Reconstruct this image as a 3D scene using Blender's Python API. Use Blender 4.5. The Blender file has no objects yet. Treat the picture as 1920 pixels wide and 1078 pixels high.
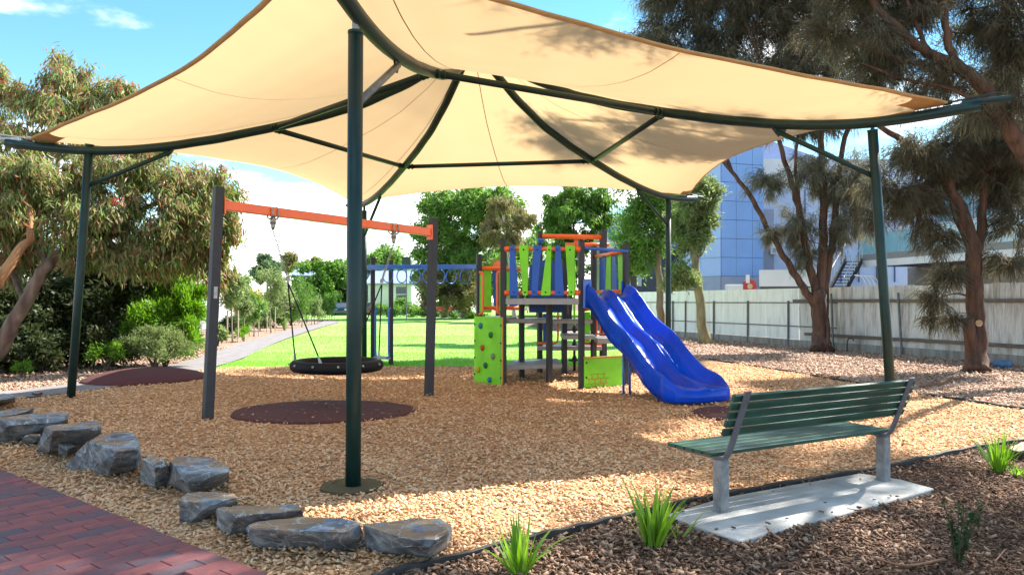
import bpy, bmesh, math, random
import numpy as np
from mathutils import Vector, Matrix, Quaternion

C = bpy.context.scene
COL = C.collection
R = math.radians
random.seed(7)
RNG = np.random.default_rng(11)

# ------------------------------------------------------------------ camera, sky, sun, exposure
CAMH, FPX, HOR = 1.6, 1400.0, 565.0
cam = bpy.data.cameras.new('camera'); camo = bpy.data.objects.new('camera', cam); COL.objects.link(camo)
camo.location = (0, 0, CAMH); camo.rotation_euler = (R(90), 0, 0)
cam.sensor_width = 36; cam.lens = 36 * FPX / 1920; cam.shift_y = (HOR - 539) / 1920
cam.clip_end = 2000; cam.clip_start = 0.05
C.camera = camo
C.view_settings.view_transform = 'Standard'; C.view_settings.look = 'None'
C.view_settings.gamma = 1; C.view_settings.use_curve_mapping = False
C.view_settings.exposure = 1.7

SUN_EL, SUN_AZ = 44.5, 54.5
sd = bpy.data.lights.new('sun', 'SUN'); sd.energy = 5.0; sd.angle = R(0.53); sd.color = (1.0, 0.94, 0.84)
so = bpy.data.objects.new('sun', sd); COL.objects.link(so)
dvec = Vector((-math.sin(R(SUN_AZ)) * math.cos(R(SUN_EL)), -math.cos(R(SUN_AZ)) * math.cos(R(SUN_EL)), -math.sin(R(SUN_EL))))
so.rotation_euler = dvec.to_track_quat('-Z', 'Y').to_euler(); so.location = (20, 20, 30)

wd = bpy.data.worlds.new('World'); C.world = wd; wd.use_nodes = True
nt = wd.node_tree; N = nt.nodes; Lk = nt.links
for n in list(N): N.remove(n)
out = N.new('ShaderNodeOutputWorld'); bg = N.new('ShaderNodeBackground'); bg.inputs[1].default_value = 0.15
sky = N.new('ShaderNodeTexSky'); sky.sky_type = 'NISHITA'; sky.sun_disc = False
sky.sun_elevation = R(SUN_EL); sky.sun_rotation = R(SUN_AZ); sky.air_density = 1.0; sky.dust_density = 0.0; sky.ozone_density = 1.0
tc = N.new('ShaderNodeTexCoord'); sep = N.new('ShaderNodeSeparateXYZ'); Lk.new(tc.outputs['Generated'], sep.inputs[0])
def wmath(op, a, b=None, cl=False):
    m = N.new('ShaderNodeMath'); m.operation = op; m.use_clamp = cl
    for i, v in enumerate((a, b)):
        if v is None: continue
        if isinstance(v, (int, float)): m.inputs[i].default_value = v
        else: Lk.new(v, m.inputs[i])
    return m.outputs[0]
zz = wmath('ADD', wmath('MAXIMUM', sep.outputs[2], 0.0), 0.12)
comb = N.new('ShaderNodeCombineXYZ'); Lk.new(wmath('DIVIDE', sep.outputs[0], zz), comb.inputs[0]); Lk.new(wmath('DIVIDE', sep.outputs[1], zz), comb.inputs[1])
cn = N.new('ShaderNodeTexNoise'); cn.inputs['Scale'].default_value = 1.15; cn.inputs['Detail'].default_value = 9; cn.inputs['Roughness'].default_value = 0.56
mp = N.new('ShaderNodeMapping'); mp.inputs['Location'].default_value = (2.2, 12.9, 0); Lk.new(comb.outputs[0], mp.inputs[0]); Lk.new(mp.outputs[0], cn.inputs['Vector'])
cr = N.new('ShaderNodeMapRange'); cr.inputs[1].default_value = 0.52; cr.inputs[2].default_value = 0.67; cr.interpolation_type = 'SMOOTHSTEP'
low = wmath('MULTIPLY', wmath('SUBTRACT', 0.21, sep.outputs[2]), 0.85)
Lk.new(wmath('ADD', cn.outputs[0], wmath('MAXIMUM', low, 0.0)), cr.inputs[0])
cmx = N.new('ShaderNodeMix'); cmx.data_type = 'RGBA'
Lk.new(wmath('MULTIPLY', cr.outputs[0], 0.93), cmx.inputs['Factor'])
hs = N.new('ShaderNodeHueSaturation'); hs.inputs['Hue'].default_value = 0.484; hs.inputs['Saturation'].default_value = 1.25; hs.inputs['Value'].default_value = 0.58
Lk.new(sky.outputs[0], hs.inputs['Color']); Lk.new(hs.outputs[0], cmx.inputs[6])
cmx.inputs[7].default_value = (6.6, 6.4, 6.2, 1)
Lk.new(cmx.outputs[2], bg.inputs[0]); Lk.new(bg.outputs[0], out.inputs[0])

# ------------------------------------------------------------------ measuring helpers
def W(px, py, Y): return Vector(((px - 960) / FPX * Y, Y, CAMH - (py - HOR) / FPX * Y))
def G(px, py, z=0.0):
    Y = (CAMH - z) * FPX / (py - HOR)
    return Vector(((px - 960) / FPX * Y, Y, z))
def X(px, Y): return (px - 960) / FPX * Y
def Z(py, Y): return CAMH - (py - HOR) / FPX * Y

# ------------------------------------------------------------------ materials
MATS = {}
def mat(name, col, rough=0.6, metal=0.0, var=0.12, scale=6.0, bump=0.0, bscale=40.0, spec=0.5, coat=0.0, stretch=None, col2=None, detail=4.0):
    if name in MATS: return MATS[name]
    m = bpy.data.materials.new(name); m.use_nodes = True; t = m.node_tree; n = t.nodes; l = t.links
    p = n['Principled BSDF']; p.inputs['Roughness'].default_value = rough; p.inputs['Metallic'].default_value = metal
    p.inputs['Specular IOR Level'].default_value = spec
    if coat: p.inputs['Coat Weight'].default_value = coat; p.inputs['Coat Roughness'].default_value = 0.08
    tcn = n.new('ShaderNodeTexCoord'); mpn = n.new('ShaderNodeMapping'); l.new(tcn.outputs['Object'], mpn.inputs[0])
    if stretch: mpn.inputs['Scale'].default_value = stretch
    nz = n.new('ShaderNodeTexNoise'); nz.inputs['Scale'].default_value = scale; nz.inputs['Detail'].default_value = detail; l.new(mpn.outputs[0], nz.inputs['Vector'])
    rp = n.new('ShaderNodeValToRGB'); l.new(nz.outputs[0], rp.inputs[0])
    c = Vector(col); d = Vector(col2) if col2 else c * (1 - var); e = c if col2 else c * (1 + var)
    rp.color_ramp.elements[0].position = 0.35; rp.color_ramp.elements[1].position = 0.65
    rp.color_ramp.elements[0].color = (*d, 1); rp.color_ramp.elements[1].color = (*e, 1)
    l.new(rp.outputs[0], p.inputs['Base Color'])
    if bump:
        b = n.new('ShaderNodeBump'); b.inputs['Strength'].default_value = bump; b.inputs['Distance'].default_value = 0.02
        nb = n.new('ShaderNodeTexNoise'); nb.inputs['Scale'].default_value = bscale; nb.inputs['Detail'].default_value = 6; l.new(mpn.outputs[0], nb.inputs['Vector'])
        l.new(nb.outputs[0], b.inputs['Height']); l.new(b.outputs[0], p.inputs['Normal'])
    rr = n.new('ShaderNodeMapRange'); rr.inputs[3].default_value = max(0, rough - 0.08); rr.inputs[4].default_value = min(1, rough + 0.08)
    l.new(nz.outputs[0], rr.inputs[0]); l.new(rr.outputs[0], p.inputs['Roughness'])
    MATS[name] = m; return m

def ramp_mat(name, cols, rough=0.8, src='island', trans=0.0, spec=0.3, nscale=1.2, nmix=0.35, bump=0):
    """colour picked per island / per object from a ramp, with a slow noise over it; trans = share of translucent light"""
    if name in MATS: return MATS[name]
    m = bpy.data.materials.new(name); m.use_nodes = True; t = m.node_tree; n = t.nodes; l = t.links
    p = n['Principled BSDF']; p.inputs['Roughness'].default_value = rough; p.inputs['Specular IOR Level'].default_value = spec
    rp = n.new('ShaderNodeValToRGB')
    els = rp.color_ramp.elements
    while len(els) < len(cols): els.new(0.5)
    for i, c in enumerate(cols):
        els[i].position = i / (len(cols) - 1); els[i].color = (*c, 1)
    if src == 'island':
        g = n.new('ShaderNodeNewGeometry'); v = g.outputs['Random Per Island']
    else:
        g = n.new('ShaderNodeObjectInfo'); v = g.outputs['Random']
    tcn = n.new('ShaderNodeTexCoord'); nz = n.new('ShaderNodeTexNoise'); nz.inputs['Scale'].default_value = nscale; nz.inputs['Detail'].default_value = 3
    l.new(tcn.outputs['Object'], nz.inputs['Vector'])
    st = n.new('ShaderNodeMapRange'); st.inputs[1].default_value = 0.3; st.inputs[2].default_value = 0.7; l.new(nz.outputs[0], st.inputs[0])
    mx = n.new('ShaderNodeMix'); mx.data_type = 'FLOAT'; mx.inputs[0].default_value = nmix
    l.new(v, mx.inputs[2]); l.new(st.outputs[0], mx.inputs[3]); l.new(mx.outputs[0], rp.inputs[0])
    l.new(rp.outputs[0], p.inputs['Base Color'])
    if bump:
        b = n.new('ShaderNodeBump'); b.inputs['Strength'].default_value = bump; b.inputs['Distance'].default_value = 0.01
        nb = n.new('ShaderNodeTexNoise'); nb.inputs['Scale'].default_value = 60; nb.inputs['Detail'].default_value = 5; l.new(tcn.outputs['Object'], nb.inputs['Vector'])
        l.new(nb.outputs[0], b.inputs['Height']); l.new(b.outputs[0], p.inputs['Normal'])
    if trans:
        tr = n.new('ShaderNodeBsdfTranslucent'); l.new(rp.outputs[0], tr.inputs[0])
        hsn = n.new('ShaderNodeHueSaturation'); hsn.inputs['Value'].default_value = 1.5; hsn.inputs['Saturation'].default_value = 1.1; l.new(rp.outputs[0], hsn.inputs['Color']); l.new(hsn.outputs[0], tr.inputs[0])
        ms = n.new('ShaderNodeMixShader'); ms.inputs[0].default_value = trans
        l.new(p.outputs[0], ms.inputs[1]); l.new(tr.outputs[0], ms.inputs[2]); l.new(ms.outputs[0], n['Material Output'].inputs[0])
    MATS[name] = m; return m

# ------------------------------------------------------------------ mesh builder
def catmull(pts, n=6):
    pts = [Vector(p) for p in pts]
    if len(pts) < 3: return pts
    o = []
    P = [pts[0] * 2 - pts[1]] + pts + [pts[-1] * 2 - pts[-2]]
    for i in range(1, len(P) - 2):
        a, b, c, d = P[i - 1], P[i], P[i + 1], P[i + 2]
        for k in range(n):
            t = k / n
            o.append(0.5 * ((2 * b) + (c - a) * t + (2 * a - 5 * b + 4 * c - d) * t * t + (3 * b - a - 3 * c + d) * t ** 3))
    o.append(pts[-1]); return o

class MB:
    def __init__(s): s.v = []; s.f = []
    def add(s, vs, fs):
        o = len(s.v); s.v += [Vector(v) for v in vs]; s.f += [tuple(i + o for i in f) for f in fs]; return s
    def box(s, c, size, q=None, ax=None):
        """box centred at c; ax = (x axis, y axis) unit vectors or q rotation"""
        hx, hy, hz = size[0] / 2, size[1] / 2, size[2] / 2; c = Vector(c)
        vs = [Vector((x * hx, y * hy, z * hz)) for x in (-1, 1) for y in (-1, 1) for z in (-1, 1)]
        if ax:
            a = Vector(ax[0]).normalized(); b = Vector(ax[1]).normalized(); k = a.cross(b).normalized()
            vs = [a * v.x + b * v.y + k * v.z for v in vs]
        elif q is not None: vs = [q @ v for v in vs]
        return s.add([c + v for v in vs], [(0, 1, 3, 2), (4, 6, 7, 5), (0, 4, 5, 1), (2, 3, 7, 6), (0, 2, 6, 4), (1, 5, 7, 3)])
    def bar(s, a, b, w, h, up=(0, 0, 1)):
        """rectangular bar from a to b, w across, h along up"""
        a = Vector(a); b = Vector(b); d = (b - a); L = d.length; d.normalize(); u = Vector(up); sd_ = u.cross(d)
        if sd_.length < 1e-4: sd_ = Vector((1, 0, 0)).cross(d)
        sd_.normalize()
        return s.box((a + b) / 2, (L, w, h), ax=(d, sd_))
    def tube(s, path, r, n=8, caps=True):
        path = [Vector(p) for p in path]
        m = len(path); rr = r if isinstance(r, (list, tuple)) else [r] * m
        if len(rr) == 2 and m != 2: rr = [rr[0] + (rr[1] - rr[0]) * i / (m - 1) for i in range(m)]
        t0 = (path[1] - path[0]).normalized()
        u = t0.orthogonal().normalized(); vs = []; fs = []
        for i, p in enumerate(path):
            t = (path[min(i + 1, m - 1)] - path[max(i - 1, 0)]).normalized()
            u = (u - t * u.dot(t))
            u = u.normalized() if u.length > 1e-6 else t.orthogonal().normalized()
            w = t.cross(u)
            for k in range(n):
                an = 2 * math.pi * k / n; vs.append(p + (u * math.cos(an) + w * math.sin(an)) * rr[i])
        for i in range(m - 1):
            for k in range(n):
                a = i * n + k; b = i * n + (k + 1) % n; fs.append((a, b, b + n, a + n))
        if caps:
            fs.append(tuple(reversed(range(n)))); fs.append(tuple((m - 1) * n + k for k in range(n)))
        return s.add(vs, fs)
    def cyl(s, a, b, r, r2=None, n=12): return s.tube([a, b], [r, r if r2 is None else r2], n)
    def ring(s, c, R_, r, ax=(0, 0, 1), n=24, m=8, squash=1.0):
        ax = Vector(ax).normalized(); u = ax.orthogonal().normalized(); w = ax.cross(u); vs = []; fs = []
        for i in range(n):
            a = 2 * math.pi * i / n; d = u * math.cos(a) + w * math.sin(a)
            for k in range(m):
                b = 2 * math.pi * k / m; vs.append(Vector(c) + d * (R_ + r * math.cos(b)) + ax * r * squash * math.sin(b))
        for i in range(n):
            for k in range(m):
                fs.append((i * m + k, ((i + 1) % n) * m + k, ((i + 1) % n) * m + (k + 1) % m, i * m + (k + 1) % m))
        return s.add(vs, fs)
    def prism(s, poly, off):
        """polygon (list of Vector) extruded by vector off"""
        n = len(poly); off = Vector(off); vs = [Vector(p) for p in poly] + [Vector(p) + off for p in poly]
        fs = [tuple(reversed(range(n))), tuple(range(n, 2 * n))] + [(i, (i + 1) % n, n + (i + 1) % n, n + i) for i in range(n)]
        return s.add(vs, fs)
    def lathe(s, c, prof, n=20):
        vs = []; fs = []; c = Vector(c)
        for (r, z) in prof:
            for k in range(n):
                a = 2 * math.pi * k / n; vs.append(c + Vector((r * math.cos(a), r * math.sin(a), z)))
        for i in range(len(prof) - 1):
            for k in range(n):
                a = i * n + k; b = i * n + (k + 1) % n; fs.append((a, b, b + n, a + n))
        fs.append(tuple(reversed(range(n)))); fs.append(tuple((len(prof) - 1) * n + k for k in range(n)))
        return s.add(vs, fs)
    def mesh(s, name, org=(0, 0, 0), smooth=False, fix=True):
        org = Vector(org); me = bpy.data.meshes.new(name)
        me.from_pydata([v - org for v in s.v], [], s.f)
        if fix:
            bm = bmesh.new(); bm.from_mesh(me); bmesh.ops.recalc_face_normals(bm, faces=bm.faces); bm.to_mesh(me); bm.free()
        if smooth: me.polygons.foreach_set('use_smooth', [True] * len(me.polygons))
        me.update(); return me

def link(name, me, m, parent=None, loc=(0, 0, 0)):
    o = bpy.data.objects.new(name, me); COL.objects.link(o)
    if m is not None:
        if isinstance(m, (list, tuple)):
            for q in m: me.materials.append(q)
        elif not me.materials: me.materials.append(m)
    if parent is not None: o.parent = parent
    else: o.location = loc
    return o
def root_of(o):
    while o.parent is not None: o = o.parent
    return o
def tag(o, label=None, cat=None, group=None, kind=None):
    if label: o['label'] = label
    if cat: o['category'] = cat
    if group: o['group'] = group
    if kind: o['kind'] = kind
    return o
def thing(name, label, cat, loc, group=None):
    o = bpy.data.objects.new(name, None); COL.objects.link(o); o.location = loc; o.empty_display_size = 0.2
    return tag(o, label, cat, group)
def part(name, mb, m, parent, smooth=False, bevel=0, label=None, sub=0, kind=None):
    org = root_of(parent).location
    o = link(name, mb.mesh(name, org, smooth), m, parent)
    if bevel:
        b = o.modifiers.new('bevel', 'BEVEL'); b.width = bevel; b.segments = 2; b.limit_method = 'ANGLE'
    if sub:
        b = o.modifiers.new('subsurf', 'SUBSURF'); b.levels = sub; b.render_levels = sub
    if label: o['label'] = label
    if kind: o['kind'] = kind
    return o
def solo(name, mb, m, label, cat, loc, group=None, smooth=False, bevel=0, kind=None):
    o = link(name, mb.mesh(name, loc, smooth), m, None, loc); tag(o, label, cat, group, kind)
    if bevel:
        b = o.modifiers.new('bevel', 'BEVEL'); b.width = bevel; b.segments = 2; b.limit_method = 'ANGLE'
    return o
def sheet(name, pts, z, m, kind='structure'):
    mb = MB(); mb.add([(p[0], p[1], z) for p in pts], [tuple(range(len(pts)))])
    me = mb.mesh(name, (0, 0, 0), fix=False)
    if me.polygons[0].normal.z < 0: me.flip_normals()
    o = link(name, me, m); o['kind'] = kind; return o
def inpoly(P, poly):
    x = P[:, 0]; y = P[:, 1]; r = np.zeros(len(P), bool); n = len(poly); j = n - 1
    for i in range(n):
        xi, yi = poly[i][0], poly[i][1]; xj, yj = poly[j][0], poly[j][1]
        c = ((yi > y) != (yj > y)) & (x < (xj - xi) * (y - yi) / (yj - yi + 1e-12) + xi)
        r ^= c; j = i
    return r

def quads_mesh(name, V, nper, quads, m, parent=None, loc=(0, 0, 0), smooth=False):
    """V (n, nper, 3) vertices, quads list of 4-index tuples per item"""
    n = len(V); me = bpy.data.meshes.new(name); q = np.array(quads, np.int32); k = len(q)
    org = np.array(root_of(parent).location if parent is not None else loc, np.float32)
    me.vertices.add(n * nper); me.vertices.foreach_set('co', (V.reshape(-1, 3) - org).astype(np.float32).ravel())
    e = q.shape[1]; idx = (q[None] + (np.arange(n) * nper)[:, None, None]).astype(np.int32)
    me.loops.add(n * k * e); me.loops.foreach_set('vertex_index', idx.ravel())
    me.polygons.add(n * k); me.polygons.foreach_set('loop_start', np.arange(n * k, dtype=np.int32) * e)
    if smooth: me.polygons.foreach_set('use_smooth', np.ones(n * k, bool))
    me.update(calc_edges=True); me.validate()
    return link(name, me, m, parent, loc)
def unit(a): return a / np.maximum(np.linalg.norm(a, axis=1, keepdims=True), 1e-9)
def leaves(name, Cn, A, L, Wd, m, parent, rng, bend=0.0, loc=(0, 0, 0), tri=False):
    n = len(Cn); A = unit(A); rnd = rng.normal(size=(n, 3)); S = unit(np.cross(A, rnd)); Nn = np.cross(A, S)
    L = L[:, None]; Wd = Wd[:, None]
    if tri:
        V = np.stack([Cn + S * Wd * 0.5, Cn + A * L, Cn - S * Wd * 0.5], 1); return quads_mesh(name, V, 3, [(0, 1, 2)], m, parent, loc)
    V = np.stack([Cn, Cn + A * L * 0.42 + S * Wd * 0.5 + Nn * L * bend, Cn + A * L, Cn + A * L * 0.42 - S * Wd * 0.5 + Nn * L * bend], 1)
    return quads_mesh(name, V, 4, [(0, 1, 2, 3)], m, parent, loc)

# ================================================================== GROUND
LAWN = [(-7.15, 18.0), (-5, 18.25), (-2.5, 18.15), (-0.8, 18.4), (1.2, 18.35), (3.0, 18.6), (3.9, 21), (4.2, 25), (3.6, 32), (2.2, 40), (0.6, 50), (0.0, 60), (-2.5, 76), (-30, 84), (-30, 70), (-14.6, 63), (-12.8, 55), (-11.6, 46), (-10.3, 37), (-9.2, 29.9), (-8.2, 24), (-7.4, 20.5)]
PATHC = [(-9.6, 11.9), (-8.6, 12.7), (-8.05, 13.9), (-7.95, 15), (-7.8, 17.0), (-7.9, 18.5), (-8.2, 21), (-9.0, 25), (-9.95, 30), (-11.1, 37), (-12.4, 46), (-13.6, 55), (-15.2, 62), (-19, 68), (-28, 72)]
EDGE_F = [G(700, 1092), G(740, 1078), G(830, 1058), G(1000, 1014), G(1100, 992), G(1190, 970), G(1330, 938), G(1480, 911), G(1640, 884), G(1740, 862), G(1830, 843), G(1930, 828), G(2060, 812)]
EDGE_B = [G(1330, 674), G(1400, 685), G(1480, 697), G(1560, 711), G(1640, 724), G(1720, 738), G(1820, 753), G(1920, 768), G(2060, 785)]
BR0, BR1 = G(0, 885), G(480, 1078)              # paving boundary line
BD = (BR1 - BR0).normalized(); BN = Vector((BD.y, -BD.x, 0))
if BN.y > 0: BN = -BN                             # pointing towards the camera, into the paving
CHIPBED = [(-9.2, 11.6), (-8.0, 12.4), (-7.35, 14), (-7.3, 16), (-7.15, 18.0), (-5, 18.25), (-2.5, 18.15), (-0.8, 18.4), (1.2, 18.35), (3.0, 18.6), (4.2, 19.6)] + [(p.x, p.y) for p in EDGE_B] + [(p.x, p.y) for p in reversed(EDGE_F)] + [((BR1 + BD * 0.6).x, (BR1 + BD * 0.6).y), (BR0.x, BR0.y), ((BR0 - BD * 6).x, (BR0 - BD * 6).y)]
GARDEN = [(p.x, p.y) for p in EDGE_F] + [(12, 8), (12, 2), (-1.2, 2), (-1.6, 3.6)]
BANK = [(p.x, p.y) for p in EDGE_B] + [(14.5, 9), (14.5, 17), (13.2, 18.6), (9.6, 28.5), (8.9, 31), (6.0, 37.5), (3, 45), (2.2, 40), (3.6, 32), (4.2, 25), (3.9, 21), (3.0, 18.6), (4.2, 19.6)]
LEFTBED = [(-40, 9), (-11, 10.5), (-9.1, 12.4), (-8.6, 13.9), (-8.55, 15), (-8.4, 17), (-8.5, 18.5), (-8.85, 21), (-9.65, 25), (-10.6, 30), (-11.8, 37), (-13.1, 46), (-14.3, 55), (-16, 62), (-40, 66)]

def soil_mat(name, c1, c2, c3, sc=28, bump=0.9):
    m = bpy.data.materials.new(name); m.use_nodes = True; t = m.node_tree; n = t.nodes; l = t.links
    p = n['Principled BSDF']; p.inputs['Roughness'].default_value = 0.9; p.inputs['Specular IOR Level'].default_value = 0.2
    tcn = n.new('ShaderNodeTexCoord')
    vo = n.new('ShaderNodeTexVoronoi'); vo.inputs['Scale'].default_value = sc; l.new(tcn.outputs['Object'], vo.inputs['Vector'])
    nz = n.new('ShaderNodeTexNoise'); nz.inputs['Scale'].default_value = 1.3; nz.inputs['Detail'].default_value = 6; l.new(tcn.outputs['Object'], nz.inputs['Vector'])
    sx = n.new('ShaderNodeSeparateColor'); l.new(vo.outputs['Color'], sx.inputs[0])
    mx = n.new('ShaderNodeMix'); mx.data_type = 'FLOAT'; mx.inputs[0].default_value = 0.3; l.new(sx.outputs[0], mx.inputs[2]); l.new(nz.outputs[0], mx.inputs[3])
    rp = n.new('ShaderNodeValToRGB'); rp.color_ramp.elements.new(0.5)
    for i, c in enumerate((c1, c2, c3)): rp.color_ramp.elements[i].position = (0.15, 0.5, 0.85)[i]; rp.color_ramp.elements[i].color = (*c, 1)
    l.new(mx.outputs[0], rp.inputs[0]); l.new(rp.outputs[0], p.inputs['Base Color'])
    b = n.new('ShaderNodeBump'); b.inputs['Strength'].default_value = bump; b.inputs['Distance'].default_value = 0.02; l.new(vo.outputs['Distance'], b.inputs['Height']); l.new(b.outputs[0], p.inputs['Normal'])
    MATS[name] = m; return m
m_earth = soil_mat('earth', (0.10, 0.075, 0.05), (0.16, 0.12, 0.08), (0.20, 0.16, 0.11), 12)
CH1, CH2, CH3 = (0.30, 0.165, 0.072), (0.47, 0.29, 0.135), (0.62, 0.43, 0.235)
m_chipbase = soil_mat('chip_bed_floor', (0.22, 0.105, 0.05), (0.46, 0.25, 0.12), (0.64, 0.40, 0.21), 42)
m_bankbase = soil_mat('bank_mulch', (0.12, 0.07, 0.05), (0.31, 0.20, 0.145), (0.46, 0.33, 0.25), 30)
m_gardbase = soil_mat('garden_mulch', (0.045, 0.027, 0.018), (0.09, 0.055, 0.035), (0.16, 0.10, 0.065), 30)
m_lawn = soil_mat('lawn_turf', (0.16, 0.34, 0.05), (0.21, 0.425, 0.08), (0.29, 0.49, 0.12), 45, 0.2)
m_path = mat('concrete_path', (0.19, 0.172, 0.172), 0.85, var=0.16, scale=3, bump=0.15, bscale=90)

sheet('ground', [(-900, -60), (900, -60), (900, 1500), (-900, 1500)], -0.012, m_earth)
sheet('mulch_bank', BANK, -0.006, m_bankbase)
sheet('shrub_bed', LEFTBED, -0.0055, m_bankbase)
sheet('garden_bed', GARDEN, -0.004, m_gardbase)
sheet('chip_bed', CHIPBED, -0.001, m_chipbase)
sheet('lawn', LAWN, 0.006, m_lawn)
sheet('far_lawn', [(-60, 70), (-17, 72), (0, 77), (14, 74), (40, 90), (40, 130), (-60, 130)], 0.003, m_lawn)
pc = catmull([(a, b, 0) for a, b in PATHC], 5); pl = []; pr = []
for i, p in enumerate(pc):
    t = (pc[min(i + 1, len(pc) - 1)] - pc[max(i - 1, 0)]).normalized(); nn = Vector((-t.y, t.x, 0)); pl.append(p + nn * 0.62); pr.append(p - nn * 0.62)
mb = MB()
for i in range(len(pc) - 1): mb.add([(*pl[i].xy, 0.012), (*pl[i + 1].xy, 0.012), (*pr[i + 1].xy, 0.012), (*pr[i].xy, 0.012)], [(0, 1, 2, 3)])
me = mb.mesh('path', fix=False)
if me.polygons[0].normal.z < 0: me.flip_normals()
o = link('path', me, m_path); o['kind'] = 'structure'
PATHP = [(p.x, p.y) for p in pl] + [(p.x, p.y) for p in reversed(pr)]

# edging strips (black) between the beds
def edging(name, pts, label, h):
    P_ = catmull(pts, 6); mb = MB()
    for i in range(len(P_) - 1):
        a, b = P_[i], P_[i + 1]; d = (b - a).normalized(); nn = Vector((-d.y, d.x, 0)) * 0.020
        hz = Vector((0, 0, h + 0.006 * math.sin(i * 1.7)))
        hz2 = Vector((0, 0, h + 0.006 * math.sin((i + 1) * 1.7)))
        lo = Vector((0, 0, -0.03))
        mb.add([a - nn + lo, a + nn + lo, a + nn + hz, a - nn + hz, b - nn + lo, b + nn + lo, b + nn + hz2, b - nn + hz2], [(3, 2, 6, 7), (0, 3, 7, 4), (1, 5, 6, 2)])
    solo(name, mb, m_edge, label, 'edging', P_[len(P_) // 2].to_tuple())
m_edge = mat('edging_rubber', (0.035, 0.033, 0.032), 0.75, var=0.3, scale=9)
edging('bed_edging', EDGE_F, 'black edging strip between wood chips and dark garden mulch', 0.046)
edging('bed_edging', EDGE_B, 'thin black edging strip behind the bench along the mulch bank', 0.035)

# bench slab
SLAB = [G(1248, 972), G(1352, 940), G(1480, 916), G(1612, 893), G(1690, 905), G(1752, 922), G(1640, 954), G(1500, 992), G(1388, 1022), G(1330, 1003)]
m_conc = mat('slab_concrete', (0.42, 0.41, 0.385), 0.85, var=0.22, scale=3, bump=0.2, bscale=70)
mb = MB(); mb.prism([Vector((p.x, p.y, -0.02)) for p in SLAB], (0, 0, 0.052))
o = solo('concrete_slab', mb, m_conc, 'pale concrete slab under the green bench', 'slab', (2.4, 5.9, 0), bevel=0.012)

# rubber mats
m_red = mat('red_rubber', (0.080, 0.019, 0.021), 0.9, var=0.25, scale=60, bump=0.4, bscale=160)
def disc(name, c, rx, ry, h, label, m, dome=0.0):
    mb = MB(); prof = []
    n = 40; vs = []; fs = []; rings = [(1.0, -0.02), (1.0, h * 0.5), (0.97, h)] + ([(0.85, h + dome * .36), (0.65, h + dome * .68), (0.4, h + dome * .92), (0.15, h + dome)] if dome else [(0.5, h)])
    for (r, z) in rings:
        for k in range(n):
            a = 2 * math.pi * k / n; w = 1 + 0.02 * math.sin(3 * a + 1) + 0.012 * math.sin(7 * a)
            vs.append(Vector((c[0] + rx * r * w * math.cos(a), c[1] + ry * r * w * math.sin(a), z)))
    for i in range(len(rings) - 1):
        for k in range(n): fs.append((i * n + k, i * n + (k + 1) % n, (i + 1) * n + (k + 1) % n, (i + 1) * n + k))
    fs.append(tuple((len(rings) - 1) * n + k for k in range(n)))
    mb.add(vs, fs); return solo(name, mb, m, label, 'rubber mat', (c[0], c[1], 0), smooth=bool(dome))
disc('rubber_mat', (-2.73, 10.85), 1.33, 1.1, 0.026, 'flat dark red rubber mat under the basket swing', m_red)
disc('rubber_mat', (3.35, 10.55), 0.8, 0.75, 0.026, 'dark red rubber mat at the foot of the blue slide', m_red)
disc('rubber_mound', (-7.55, 15.4), 1.15, 1.3, 0.05, 'low domed dark red rubber mound beside the path', m_red, dome=0.17)
disc('footing_pad', (-1.38, 6.42), 0.27, 0.27, 0.026, 'round olive rubber pad around the foremost shade pole', mat('olive_rubber', (0.085, 0.066, 0.026), 0.9, var=0.15, scale=80, bump=0.3, bscale=160))
MATS_CIRC = [((-2.73, 10.85), 1.30, 0.14), ((3.35, 10.55), 0.8, 0.08), ((-7.55, 15.4), 1.25, 0.0), ((-1.38, 6.42), 0.29, 0.32)]

# ------------------------------------------------------------------ brick paving, brick by brick
m_brick = ramp_mat('paver_clay', [(0.085, 0.08, 0.10), (0.12, 0.085, 0.10), (0.19, 0.075, 0.08), (0.28, 0.09, 0.085), (0.16, 0.075, 0.085), (0.31, 0.105, 0.085)], 0.75, 'object', nscale=5, nmix=0.4, bump=0.25)
pav = sheet('paving', [(p.x, p.y) for p in (BR0 - BD * 4, BR1 + BD * 1.2, BR1 + BD * 1.2 + BN * 3, BR0 - BD * 4 + BN * 5)], 0.004, mat('joint_sand', (0.10, 0.08, 0.065), 0.95, var=0.3, scale=40))
meshes = {}
BL, BW, TH = 0.28, 0.14, 0.034
def brick_mesh(L):
    k = round(L, 2)
    if k not in meshes:
        mb = MB(); b = 0.004; hx, hy = k / 2 - 0.002, BW / 2 - 0.002
        vs = [(sx * hx, sy * hy, 0) for sx, sy in ((-1, -1), (1, -1), (1, 1), (-1, 1))] + [(sx * hx, sy * hy, TH - b) for sx, sy in ((-1, -1), (1, -1), (1, 1), (-1, 1))] + [(sx * (hx - b), sy * (hy - b), TH) for sx, sy in ((-1, -1), (1, -1), (1, 1), (-1, 1))]
        fs = [(8, 9, 10, 11)] + [(i, (i + 1) % 4, 4 + (i + 1) % 4, 4 + i) for i in range(4)] + [(4 + i, 4 + (i + 1) % 4, 8 + (i + 1) % 4, 8 + i) for i in range(4)]
        mb.add(vs, fs); me = mb.mesh('brick'); me.materials.append(m_brick); meshes[k] = me
    return meshes[k]
rb = random.Random(5); ang = math.atan2(BN.y, BN.x); nb = 0
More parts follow.
